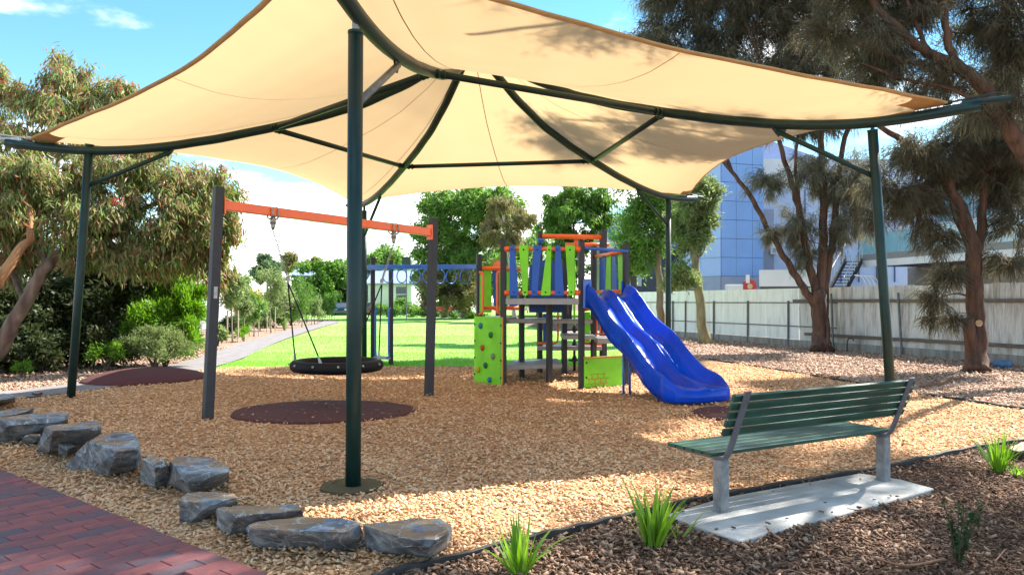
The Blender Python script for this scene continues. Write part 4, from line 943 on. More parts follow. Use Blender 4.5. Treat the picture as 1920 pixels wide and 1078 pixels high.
def sprig(base, h, label, seed):
    rg = random.Random(seed); t = thing('small_shrub', label, 'shrub', base.to_tuple()); mb = MB(); pts = []
    for k in range(9):
        a = rg.uniform(0, 6.28); s_ = rg.uniform(0.05, 0.33); L = h * rg.uniform(0.6, 1.05)
        P_ = [base + Vector((math.cos(a) * s_ * u ** 1.2 * L, math.sin(a) * s_ * u ** 1.2 * L, L * u)) for u in (0, .25, .5, .75, 1)]; mb.tube(P_, [0.005, 0.002], 5)
        for q in range(40): u = rg.uniform(0.15, 1); i = min(3, int(u * 4)); pts.append(P_[i].lerp(P_[i + 1], u * 4 - i))
    part('stem', mb, mat('shrub_stem', (0.08, 0.05, 0.03), 0.8), t)
    P_ = np.array([p[:] for p in pts]); rng = np.random.default_rng(seed); n = len(P_)
    leaves('foliage', P_, rng.normal(size=(n, 3)) + np.array([0, 0, .5]), rng.uniform(0.02, 0.045, n), rng.uniform(0.012, 0.02, n), ramp_mat('dark_leaf', [(0.012, 0.035, 0.012), (0.03, 0.07, 0.02), (0.05, 0.10, 0.03)], 0.5, trans=0.25), t, rng)
sprig(G(1797, 1066), 0.44, 'small dark leafy shrub in the bark mulch in front of the slab', 21)
m_stick = mat('dead_stick', (0.20, 0.10, 0.055), 0.85, var=0.3, scale=20)
for pts, r, lab in (([(1438, 990), (1452, 1003), (1466, 1012)], 0.009, 'short reddish stick at the slab front edge'), ([(1588, 953), (1612, 956), (1634, 950)], 0.007, 'thin curved stick lying on the slab edge'), ([(1640, 1046), (1700, 1060), (1770, 1048)], 0.010, 'long bent stick on the bark mulch near the small shrub'), ([(1865, 1052), (1876, 1040), (1884, 1030)], 0.005, 'pale thin twig on the bark mulch'), ([(1530, 701), (1545, 702), (1556, 701)], 0.02, 'pale flat stick behind the bench on the mulch bank'), ([(1545, 706), (1560, 708), (1575, 706)], 0.02, 'grey broken stick beside the rear edging'), ([(1725, 724), (1765, 716), (1792, 705)], 0.03, 'dark strip standing in for a trunk shadow on the sunny mulch bank')):  # last entry is a trunk shadow laid out as a stick
    P_ = catmull([G(x, y, r + 0.025) for x, y in pts], 5); mb = MB(); mb.tube(P_, [r * 0.7, r * 1.1], 6); solo('stick', mb, m_stick, lab, 'stick', P_[len(P_) // 2].to_tuple(), smooth=True)

# ================================================================== FENCES
def wall_mat(name, base, stain, streak=1.0):
    m = bpy.data.materials.new(name); m.use_nodes = True; t = m.node_tree; n = t.nodes; l = t.links
    p = n['Principled BSDF']; p.inputs['Roughness'].default_value = 0.7
    tcn = n.new('ShaderNodeTexCoord'); mpn = n.new('ShaderNodeMapping'); mpn.inputs['Scale'].default_value = (3.5, 3.5, 0.5); l.new(tcn.outputs['Object'], mpn.inputs[0])
    nz = n.new('ShaderNodeTexNoise'); nz.inputs['Scale'].default_value = 1.6; nz.inputs['Detail'].default_value = 7; nz.inputs['Roughness'].default_value = 0.65; l.new(mpn.outputs[0], nz.inputs['Vector'])
    rp = n.new('ShaderNodeValToRGB'); rp.color_ramp.elements[0].position = 0.36; rp.color_ramp.elements[1].position = 0.36 + 0.22 * streak; rp.color_ramp.elements[0].color = (*stain, 1); rp.color_ramp.elements[1].color = (*base, 1)
    l.new(nz.outputs[0], rp.inputs[0]); l.new(rp.outputs[0], p.inputs['Base Color']); MATS[name] = m; return m
m_fw = wall_mat('fence_white', (0.88, 0.90, 0.89), (0.72, 0.73, 0.70), 0.7)
m_fc = wall_mat('fence_corrugated', (0.66, 0.67, 0.64), (0.36, 0.34, 0.29), 0.9)
m_fpost = mat('fence_post_steel', (0.15, 0.16, 0.17), 0.6, metal=0.3, var=0.2)
m_timber = mat('weathered_rail', (0.14, 0.12, 0.10), 0.85, var=0.3, scale=8, stretch=(1, 1, 6))
m_plinth = wall_mat('fence_plinth', (0.33, 0.32, 0.29), (0.18, 0.17, 0.14))
F0, F1 = Vector((8.5, 31, 0)), Vector((12.75, 18.7, 0)); FD = (F1 - F0).normalized(); FN = Vector((FD.y, -FD.x, 0))
if FN.y > 0: FN = -FN      # towards the camera
def fpt(px):
    k = (px - 960) / FPX; t = (k * F0.y - F0.x) / (FD.x - k * FD.y); return F0 + FD * t
def along(px): return (fpt(px) - F0).dot(FD)
H = 2.06
fw = thing('panel_fence', 'white flat panel fence with grey posts and rails behind the slide', 'fence', fpt(1400))
a0, a1 = along(1196), along(1501); s0 = a0; rg = random.Random(3)
while s0 < a1 - 0.2:
    s1 = min(s0 + 0.9, a1); a = F0 + FD * (s0 + 0.004); b = F0 + FD * (s1 - 0.004); mb = MB(); mb.bar(a + Vector((0, 0, 0.26 + (H - .26) / 2)) - FN * rg.uniform(0, .006), b + Vector((0, 0, 0.26 + (H - .26) / 2)) - FN * rg.uniform(0, .006), 0.02, H - 0.26); part('panel', mb, m_fw, fw); s0 = s1
mb = MB(); mb.bar(F0 + FD * a0 + Vector((0, 0, 0.12)), F0 + FD * a1 + Vector((0, 0, .12)), 0.10, 0.26); part('plinth', mb, m_plinth, fw)
for px in (1208, 1236, 1263, 1287, 1340, 1404, 1480):
    p = fpt(px) + FN * 0.05; mb = MB(); mb.bar(p, p + Vector((0, 0, 1.62)), 0.055, 0.055, up=FN); po = part('post', mb, m_fpost, fw)
for z in (1.55, 0.72): mb = MB(); mb.bar(F0 + FD * a0 + FN * 0.03 + Vector((0, 0, z)), F0 + FD * along(1570) + FN * 0.03 + Vector((0, 0, z)), 0.035, 0.04); part('rail', mb, m_fpost, fw)
fc = thing('corrugated_fence', 'old grey corrugated iron fence with timber rails behind the bench', 'fence', fpt(1700))
a2 = F0 + FD * (along(1920) + 3.2); s0 = a1; send = along(1920) + 3.5
while s0 < send:
    s1 = s0 + 0.80; dz = rg.uniform(-.02, .02); mb = MB(); vs = []; fs = []; n = 50
    for k in range(n + 1):
        u = s0 - 0.01 + (s1 - s0 + 0.01) * k / n; w = 0.014 * math.sin(2 * math.pi * u / 0.082)
        q = F0 + FD * u + FN * w; vs += [q + Vector((0, 0, 0.24)), q + Vector((0, 0, H + dz))]
    for k in range(n): fs.append((2 * k, 2 * k + 2, 2 * k + 3, 2 * k + 1))
    mb.add(vs, fs); part('corrugated_sheet', mb, m_fc, fc, True); s0 = s1
mb = MB(); mb.bar(F0 + FD * a1 + Vector((0, 0, 0.11)), F0 + FD * send + Vector((0, 0, .11)), 0.12, 0.27); part('plinth', mb, m_plinth, fc)
for z in (1.62, 0.47):
    s0 = along(1490) if z > 1 else along(1512)
    while s0 < send: s1 = min(s0 + 4.4, send); mb = MB(); mb.bar(F0 + FD * s0 + FN * 0.06 + Vector((0, 0, z + rg.uniform(-.015, .015))), F0 + FD * (s1 - .01) + FN * 0.06 + Vector((0, 0, z + rg.uniform(-.015, .015))), 0.07, 0.10); part('timber_rail', mb, m_timber, fc, bevel=0.01); s0 = s1
for px, ln in ((1568, -0.10), (1697, -0.14), (1850, -0.08), (2020, 0)):
    p = fpt(px) + FN * 0.12; mb = MB(); mb.bar(p, p + FD * ln * 1.0 + Vector((0, 0, 1.86)), 0.05, 0.05, up=FN); part('post', mb, m_fpost, fc)
p = fpt(1612) + FN * 0.5; mb = MB(); mb.tube(catmull([p, p + Vector((0, 0, 0.30)), p + Vector((0.04, 0, .42)), p + Vector((0.16, 0, .44)), p + Vector((.2, 0, .36))], 4), 0.022, 6)
solo('garden_tap', mb, mat('tap_pipe', (0.06, 0.055, 0.05), 0.6), 'small dark bent standpipe in front of the corrugated fence', 'tap', p.to_tuple(), smooth=True)
p = G(1880, 690); mb = MB(); mb.lathe(p, [(0.18, 0), (0.22, 0.10), (0.2, 0.16), (0.05, 0.2)], 10); solo('plastic_tub', mb, mat('tub_blue', (0.06, 0.16, 0.30), 0.5, var=.3), 'small faded blue tub lying by the corrugated fence', 'tub', p.to_tuple(), smooth=True)
# steel picket fence and paling fence on the other side
def pickets(name, label, a, b, h, n, w, m, cat='fence', nm='picket', thick=0.02):
    a = Vector(a); b = Vector(b); t = thing(name, label, cat, ((a + b) / 2).to_tuple()); d = (b - a)
    for k in range(n):
        p = a + d * (k + 0.5) / n; mb = MB(); mb.bar(p + Vector((0, 0, 0.06)), p + Vector((0, 0, h)), w, thick, up=Vector((-d.y, d.x, 0)).normalized()) ; part(nm, mb, m, t)
    for z in (0.22, h - 0.2): mb = MB(); mb.bar(a + Vector((0, 0, z)) + Vector((-d.y, d.x, 0)).normalized() * 0.03, b + Vector((0, 0, z)) + Vector((-d.y, d.x, 0)).normalized() * 0.03, 0.03, 0.04); part('rail', mb, m, t)
m_pick = mat('pale_pickets', (0.55, 0.57, 0.58), 0.6)
pickets('picket_fence', 'pale steel picket fence glimpsed through the dark shrubs', (-14.6, 17.4, 0), (-12.2, 21.6, 0), 1.25, 44, 0.035, m_pick)
pickets('paling_fence', 'pale grey paling fence behind the staked saplings', (-15.6, 33, 0), (-19.5, 56, 0), 1.75, 60, 0.30, mat('grey_paling', (0.42, 0.44, 0.46), 0.7), nm='paling')

# ================================================================== BUILDINGS
m_bpan = mat('blue_cladding', (0.19, 0.34, 0.66), 0.42, var=0.05, scale=0.6, spec=0.5)
m_bpan2 = mat('blue_cladding_lit', (0.30, 0.44, 0.74), 0.42, var=0.05, scale=0.6)  # paler copy of the cladding, the brighter face put into the colour
m_joint = mat('dark_joint', (0.075, 0.125, 0.25), 0.7)
m_greyb = mat('grey_blue_wall', (0.27, 0.32, 0.43), 0.6, var=0.06, scale=1)
m_white = mat('white_render', (0.66, 0.66, 0.64), 0.75, var=0.05, scale=0.8)
m_dgrey = mat('charcoal_wall', (0.045, 0.05, 0.06), 0.7, var=0.1)
m_glass = mat('teal_glass', (0.10, 0.27, 0.32), 0.08, var=0.15, scale=0.4, spec=0.8)
m_balgl = mat('balustrade_glass', (0.22, 0.42, 0.48), 0.06, var=0.12, scale=0.5, spec=0.8)
m_alum = mat('aluminium', (0.45, 0.47, 0.48), 0.4, metal=0.5)
m_soffit = mat('grey_soffit', (0.23, 0.225, 0.215), 0.8, var=0.06)
K0, K1, K2 = Vector((X(1352, 48), 48, 0)), Vector((16.45, 48.9, 0)), Vector((11.6, 50.8, 0))
blue = thing('panelled_building', 'blue panel clad office block behind the white fence', 'building', K0)
mb = MB(); K3 = Vector((13.0, 66, 0)); K4 = Vector((30, 66, 0)); inn = Vector((0.0, 0.06, 0))
mb.prism([K0 + inn, K1 + inn, Vector((K1.x, 52, 0)), K4, K3, K2 + inn], (0, 0, 13.3)); part('wall', mb, m_joint, blue)
def clad(a, b, cols, z0, z1, rowh, m, parent, nrm, nm='panel'):
    d = b - a; us = [0]
    for c in cols: us.append(us[-1] + c)
    tot = us[-1]; z = z0
    while z < z1 - 0.05:
        zb = min(z + rowh, z1)
        for u0, u1 in zip(us, us[1:]):
            p = a + d * (u0 / tot) + d.normalized() * 0.012; q = a + d * (u1 / tot) - d.normalized() * 0.012; zc = (z + zb) / 2
            mb = MB(); mb.bar(p + Vector((0, 0, zc)) + nrm * 0.02, q + Vector((0, 0, zc)) + nrm * 0.02, 0.05, zb - z - 0.028); part(nm, mb, m, parent)
        z = zb
n1 = Vector((0.28, -1, 0)).normalized(); n2 = Vector((-0.84, -0.54, 0)).normalized()
clad(K0, K1, (27, 30, 21), 3.22, 13.3, 1.21, m_bpan, blue, n1); clad(K0, K2, (1, 1), 3.22, 13.3, 1.21, m_bpan2, blue, n2)
clad(K0, K1, (57, 21), 0.2, 3.22, 3.02, m_greyb, blue, n1, 'base_panel'); clad(K0, K2, (1,), 0.2, 3.22, 3.02, m_greyb, blue, n2, 'base_panel')
# recessed wing
wing = thing('recessed_wing', 'pale blue rendered wing set back behind the multi-stemmed tree', 'building', (20, 52, 0))
mb = MB(); mb.box((23.5, 55, 5.75), (14.0, 5.9, 11.5)); part('wall', mb, mat('pale_blue_wall', (0.42, 0.52, 0.72), 0.6, var=0.06, scale=0.5), wing)
mb = MB(); mb.box((18.2, 51.9, 10.6), (3.4, 0.4, 1.7)); part('parapet', mb, m_white, wing)
mb = MB(); mb.box((17.4, 51.95, 5.2), (1.6, 0.16, 5.6)); part('grey_bay', mb, m_greyb, wing)
for k in range(7): mb = MB(); mb.box((20.4 + k * 1.25, 51.98, 6.2), (0.05, 0.1, 6.5)); part('joint_trim', mb, m_joint, wing)
c = W(1451, 467, 51.6); mb = MB(); mb.box(c, (0.55, 0.22, 0.75)); wl = part('wall_light', mb, m_white, wing, bevel=0.04); mb = MB(); mb.box(c - Vector((0, 0.12, 0.1)), (0.25, 0.06, 0.3)); part('lens', mb, m_greyb, wl)
# low white wall with dark undercroft
low = thing('carpark_wall', 'low white parapet wall over a dark car park opening', 'wall', (17, 44, 0))
mb = MB(); mb.bar(Vector((X(1424, 44.6), 44.6, 2.98)), Vector((X(1536, 44.1), 44.1, 2.98)), 0.25, 0.98); part('parapet', mb, m_white, low)
mb = MB(); mb.bar(Vector((X(1426, 45.2), 45.2, 1.25)), Vector((X(1540, 44.7), 44.7, 1.25)), 0.2, 2.5); part('opening_shade', mb, m_dgrey, low)  # charcoal sheet stands for the shaded gap below the parapet
# balcony building
BA, BB = Vector((X(1606, 47), 47, 0)), Vector((X(1990, 33.5), 33.5, 0)); bdir = (BB - BA).normalized(); bno = Vector((bdir.y, -bdir.x, 0))
if bno.y > 0: bno = -bno
bal = thing('balcony_building', 'raised office building with glass balcony and white fascia above the fence', 'building', BA)
def bbar(off, z0, z1, thick, m, nm, s0=0.0, s1=1.0, parent=None, bevel=0):
    mb = MB(); a = BA.lerp(BB, s0) - bno * off; b = BA.lerp(BB, s1) - bno * off; mb.bar(a + Vector((0, 0, (z0 + z1) / 2)), b + Vector((0, 0, (z0 + z1) / 2)), thick, z1 - z0); return part(nm, mb, m, parent or bal, bevel=bevel)
bbar(0.06, 3.72, 4.12, 0.12, m_white, 'fascia'); bbar(0.03, 4.123, 4.5, 0.06, m_soffit, 'gutter_band')
bbar(3.0, 3.8, 3.95, 5.85, m_soffit, 'slab'); bbar(4.4, 0, 3.79, 0.2, mat('beige_wall', (0.34, 0.31, 0.27), 0.8), 'lower_wall', -0.05, 1.0); bbar(4.2, 0.2, 2.55, 0.1, m_dgrey, 'lower_gap_shade', -0.02, 1.0)  # dark lower bar stands in for the shade of an open gap
bbar(5.6, 4.3, 11.5, 0.3, mat('upper_wall', (0.33, 0.42, 0.55), 0.6, var=.08, scale=.3), 'upper_wall')
for k in range(12):
    s_ = 0.01 + k * 0.082; bbar(0.16, 4.52, 5.75, 0.03, m_balgl, 'glass_panel', s_, s_ + 0.078)
    p = BA.lerp(BB, s_ - 0.002) - bno * 0.16; mb = MB(); mb.bar(p + Vector((0, 0, 4.5)), p + Vector((0, 0, 5.82)), 0.04, 0.04, up=bno); part('baluster', mb, m_alum, bal)
bbar(0.16, 5.78, 5.84, 0.05, m_alum, 'handrail')
for k in range(9):
    s_ = 0.06 + k * 0.10; wv_ = bbar(5.42, 4.5, 8.3, 0.06, m_glass, 'window', s_, s_ + 0.085)
    bbar(5.36, 6.5, 6.62, 0.08, m_alum, 'transom', s_, s_ + 0.085, parent=wv_)
    for e in (s_, s_ + 0.085): p = BA.lerp(BB, e) - bno * 5.37; mb = MB(); mb.bar(p + Vector((0, 0, 4.5)), p + Vector((0, 0, 8.3)), 0.1, 0.08, up=bno); part('mullion', mb, m_alum, wv_)
bbar(2.6, 0, 3.75, 0.5, m_dgrey, 'column', 0.30, 0.33)
# stair
st = thing('steel_stair', 'dark steel open-tread stair climbing to the balcony', 'stair', (21, 45, 0))
T0, B0_ = W(1601, 488, 46.3), W(1566, 552, 44.2); nst = 11; wdv = Vector((0.55, 0.12, 0))
for s_ in (-1, 1): mb = MB(); mb.bar(T0 + wdv * s_, B0_ + wdv * s_, 0.07, 0.34, up=Vector((0, 0, 1))); part('stringer', mb, m_dgrey, st)
for k in range(nst): p = T0.lerp(B0_, (k + 0.5) / nst); mb = MB(); mb.bar(p - wdv * 0.95, p + wdv * 0.95, 0.27, 0.05); part('tread', mb, m_dgrey, st)
for s_ in (-1.05, 1.05):
    mb = MB(); mb.tube([T0 + wdv * s_ + Vector((0, 0, 1.0)), B0_ + wdv * s_ + Vector((0, 0, 1.0))], 0.03, 6)
    hr = part('stair_rail', mb, m_alum, st)
    for k in range(8): p = T0.lerp(B0_, k / 7) + wdv * s_; mb = MB(); mb.cyl(p, p + Vector((0, 0, 1.0)), 0.018, n=5); part('baluster', mb, m_alum, hr)
p = W(1620, 512, 43.2)
gr = thing('ramp_rail', 'thin white tubular ramp rail beside the dark stair', 'handrail', (p.x, p.y, 0))
for k in range(4):
    a = W(1602 + 6 * k, 516 + 0.5 * k, 43.2); mb = MB(); mb.tube(catmull([a, W(1618 + 8 * k, 522, 43.0), W(1634 + 8 * k, 560, 42.6)], 4), 0.025, 6); part('rail', mb, m_white, gr)
# round red sign and white box above the fence
c = W(1406, 537, 45.0); sg = thing('hose_reel', 'round red hose reel with pale centre at the blue wall above the fence', 'hose reel', (c.x, c.y, 0))
mb = MB(); mb.cyl(c, c + Vector((0, 0.25, 0)), 0.42, n=28); part('reel', mb, mat('red_paint', (0.42, 0.03, 0.03), 0.5), sg); mb = MB(); mb.cyl(c + Vector((0, -.03, 0)), c, 0.16, n=20); part('centre', mb, mat('pale_gold', (0.55, 0.42, 0.2), 0.5), sg)
mb = MB(); mb.bar(Vector((c.x, c.y + .2, 0)), Vector((c.x, c.y + .2, c.z)), 0.08, 0.08, up=(0, 1, 0)); part('stand', mb, m_dgrey, sg)
mb = MB(); q = W(1402, 523, 45.0); mb.box(q, (0.22, 0.04, 0.5)); part('sign_plate', mb, m_white, sg)
c = W(1376, 543, 44.5); mb = MB(); mb.box((c.x, c.y, c.z - .9), (0.95, 0.5, 2.4)); solo('white_cabinet', mb, m_white, 'white cabinet below the blue cladding next to the red hose reel', 'cabinet', (c.x, c.y, 0), bevel=0.03)
# charcoal shed, white block behind trees
def block(name, label, px0, px1, ytop, Y, depth, m, cat='building'):
    x0, x1 = X(px0, Y), X(px1, Y); z = Z(ytop, Y); t = thing(name, label, cat, ((x0 + x1) / 2, Y, 0)); mb = MB(); mb.box(((x0 + x1) / 2, Y + depth / 2, z / 2), (x1 - x0, depth, z)); part('wall', mb, m, t); return t, x0, x1, z
t, x0, x1, z = block('dark_shed', 'charcoal flat-roofed shed behind the slim trees', 1150, 1284, 474, 53, 6, mat('shed_wall', (0.06, 0.068, 0.09), 0.7, var=.1))
mb = MB(); mb.box(((x0 + x1) / 2, 53 + 3, z + 0.09), (x1 - x0 + 0.6, 6.6, 0.18)); part('roof', mb, m_dgrey, t)
mb = MB(); mb.box((x0 + 1.2, 52.97, z * .62), (1.6, 0.06, 0.9)); part('window', mb, m_glass, t)
t, x0, x1, z = block('white_block', 'white rendered block with a roof railing far behind the trees', 1126, 1210, 408, 80, 8, m_white)
for k in range(9): mb = MB(); mb.cyl((x0 + (x1 - x0) * k / 8, 80.1, z), (x0 + (x1 - x0) * k / 8, 80.1, z + 1.1), 0.035, n=5); part('rail_post', mb, m_alum, t)
mb = MB(); mb.bar((x0, 80.1, z + 1.1), (x1, 80.1, z + 1.1), 0.06, 0.06); part('roof_rail', mb, m_alum, t)
for k in range(2): mb = MB(); mb.box((x0 + 1.4 + 2.0 * k, 79.97, z - 1.7), (1.1, 0.08, 1.3)); part('window', mb, m_glass, t)
def house(name, label, px0, px1, yeave, yridge, Y, depth, mw, mr, wins=(), over=0.6, groups=None):
    x0, x1 = X(px0, Y), X(px1, Y); ze, zr = Z(yeave, Y), Z(yridge, Y); cx = (x0 + x1) / 2; t = thing(name, label, 'house', (cx, Y, 0), groups)
    mb = MB(); mb.box((cx, Y + depth / 2, ze / 2), (x1 - x0, depth, ze)); part('wall', mb, mw, t)
    mb = MB(); mb.add([(x0 - over, Y - over, ze), (x1 + over, Y - over, ze), (x1 + over, Y + depth + over, ze), (x0 - over, Y + depth + over, ze), (x0 - over, Y + depth / 2, zr), (x1 + over, Y + depth / 2, zr)], [(0, 1, 5, 4), (2, 3, 4, 5), (0, 4, 3), (1, 2, 5), (0, 3, 2, 1)])
    mb.bar((x0 - over, Y - over, ze - .1), (x1 + over, Y - over, ze - .1), 0.12, 0.2); part('roof', mb, mr, t)
    for (wx0, wx1, wy0, wy1) in wins:
        a, b = W(wx0, wy1, Y), W(wx1, wy0, Y); c = (a + b) / 2; mb = MB(); mb.box((c.x, Y - 0.02, c.z), (b.x - a.x, 0.1, b.z - a.z)); wn_ = part('window', mb, m_white, t); mb = MB(); mb.box((c.x, Y - 0.05, c.z), (b.x - a.x - 0.2, 0.1, b.z - a.z - 0.2)); part('pane', mb, m_glass2, wn_)
        mb = MB(); mb.box((c.x, Y - 0.08, c.z), (b.x - a.x - .1, 0.08, 0.08)); part('glazing_bar', mb, m_white, wn_)
    return t
m_glass2 = mat('dark_pane', (0.04, 0.06, 0.09), 0.1, spec=0.7)
m_roofb = mat('blue_grey_roof', (0.24, 0.30, 0.40), 0.5, var=.06)
house('white_house', 'white two-storey house beside the red-flowering gum', 180, 318, 498, 478, 40, 9, m_white, m_roofb, ((240, 260, 510, 540),), 0.25)
house('gabled_house', 'house with a pale blue-grey roof behind the far trees', 552, 700, 517, 494, 95, 10, m_greyb, m_roofb, ((575, 592, 522, 545), (615, 632, 522, 545)))
house('white_villa', 'white house with a dark window behind the hedge', 690, 772, 531, 505, 88, 9, m_white, m_roofb, ((741, 763, 536, 568),), 0.3)
mb = MB(); c = W(762, 491, 60); vb = thing('sign_box', 'dark green box on a thin pole above the hedge', 'sign box', (c.x, c.y, 0))
mb.box(c, (0.68, 0.3, 0.78)); part('box', mb, mat('dark_box', (0.012, 0.04, 0.035), 0.5), vb, bevel=0.02); mb = MB(); mb.cyl((c.x, c.y + .05, 0), (c.x, c.y + .05, c.z - 0.3), 0.05, n=8); part('pole', mb, m_fpost, vb)
c = W(461, 462, 110); mb = MB(); lp = thing('light_pole', 'tall thin grey light pole far beyond the saplings', 'light pole', (c.x, c.y, 0)); mb.tube([(c.x, c.y, 0), (c.x, c.y, c.z)], [0.14, 0.08], 8); part('pole', mb, m_alum, lp); mb = MB(); mb.box((c.x - .2, c.y, c.z), (1.0, 0.3, 0.2)); part('lamp_head', mb, m_alum, lp)
c = Vector((X(871, 92), 92, 0)); mb = MB(); mb.lathe(c, [(1.35, 0), (1.2, 0.8), (0.95, 1.9), (0.55, 2.55), (0.1, 2.75)], 20); solo('water_tank', mb, m_white, 'pale conical tank standing at the foot of the big gum', 'tank', c.to_tuple(), smooth=True)
# parked cars far across the lawn
def car(px, Y, yaw, m, label):
    base = Vector((X(px, Y), Y, 0)); t = thing('parked_car', label, 'car', base, 'cars parked beyond the lawn'); rot = Matrix.Rotation(yaw, 4, 'Z')
    def tr(mb):
        mb.v = [base + rot @ v for v in mb.v]; return mb
    sec = [(-2.15, 0.45, 0.62), (-2.1, 0.85, 0.82), (-1.2, 0.95, 0.86), (-0.2, 1.0, 0.88), (1.2, 0.98, 0.88), (2.0, 0.92, 0.84), (2.15, 0.5, 0.7)]
    mb = MB(); vs = []; fs = []
    for (x, zt, hw) in sec: vs += [Vector((x, -hw, 0.28)), Vector((x, -hw - 0.03, 0.6 * zt + .1)), Vector((x, -hw * .93, zt)), Vector((x, hw * .93, zt)), Vector((x, hw + .03, 0.6 * zt + .1)), Vector((x, hw, 0.28))]
    for i in range(len(sec) - 1):
        for k in range(6): fs.append((6 * i + k, 6 * i + (k + 1) % 6, 6 * i + 6 + (k + 1) % 6, 6 * i + 6 + k))
    fs += [(0, 1, 2, 3, 4, 5), tuple(6 * (len(sec) - 1) + k for k in range(6))]
    mb.add(vs, fs); part('body', tr(mb), m, t, True, bevel=0.03)
    mb = MB(); mb.add([(-1.7, -.76, .9), (1.1, -.76, .95), (1.1, .76, .95), (-1.7, .76, .9), (-1.1, -.6, 1.42), (0.3, -.6, 1.46), (0.3, .6, 1.46), (-1.1, .6, 1.42)], [(0, 1, 5, 4), (1, 2, 6, 5), (2, 3, 7, 6), (3, 0, 4, 7)]); part('windows', tr(mb), m_glass2, t)
    mb = MB(); mb.box((-0.4, 0, 1.46), (1.5, 1.24, 0.06)); part('roof', tr(mb), m, t, bevel=0.02)
    for x in (-1.35, 1.35):
        for s_ in (-1, 1): mb = MB(); mb.cyl((x, s_ * .7, .31), (x, s_ * .9, .31), 0.31, n=16); w = part('wheel', tr(mb), m_bolt, t); mb = MB(); mb.cyl((x, s_ * .9, .31), (x, s_ * .915, .31), 0.19, n=12); part('rim', tr(mb), m_alum, w)
    for s_ in (-1, 1): mb = MB(); mb.box((2.12, s_ * .6, .68), (0.06, 0.3, 0.14)); part('headlight', tr(mb), m_white, t)
car(640, 86, R(-80), mat('navy_paint', (0.02, 0.03, 0.06), 0.2, coat=0.8), 'dark blue car parked facing the lawn under the far trees')
car(829, 94, R(8), mat('red_car_paint', (0.55, 0.03, 0.03), 0.25, coat=0.8), 'red car parked side-on behind low plants under the big gum')
car(690, 88, R(-70), mat('maroon_paint', (0.22, 0.03, 0.04), 0.25, coat=0.8), 'maroon car half hidden behind the shade poles beyond the lawn')

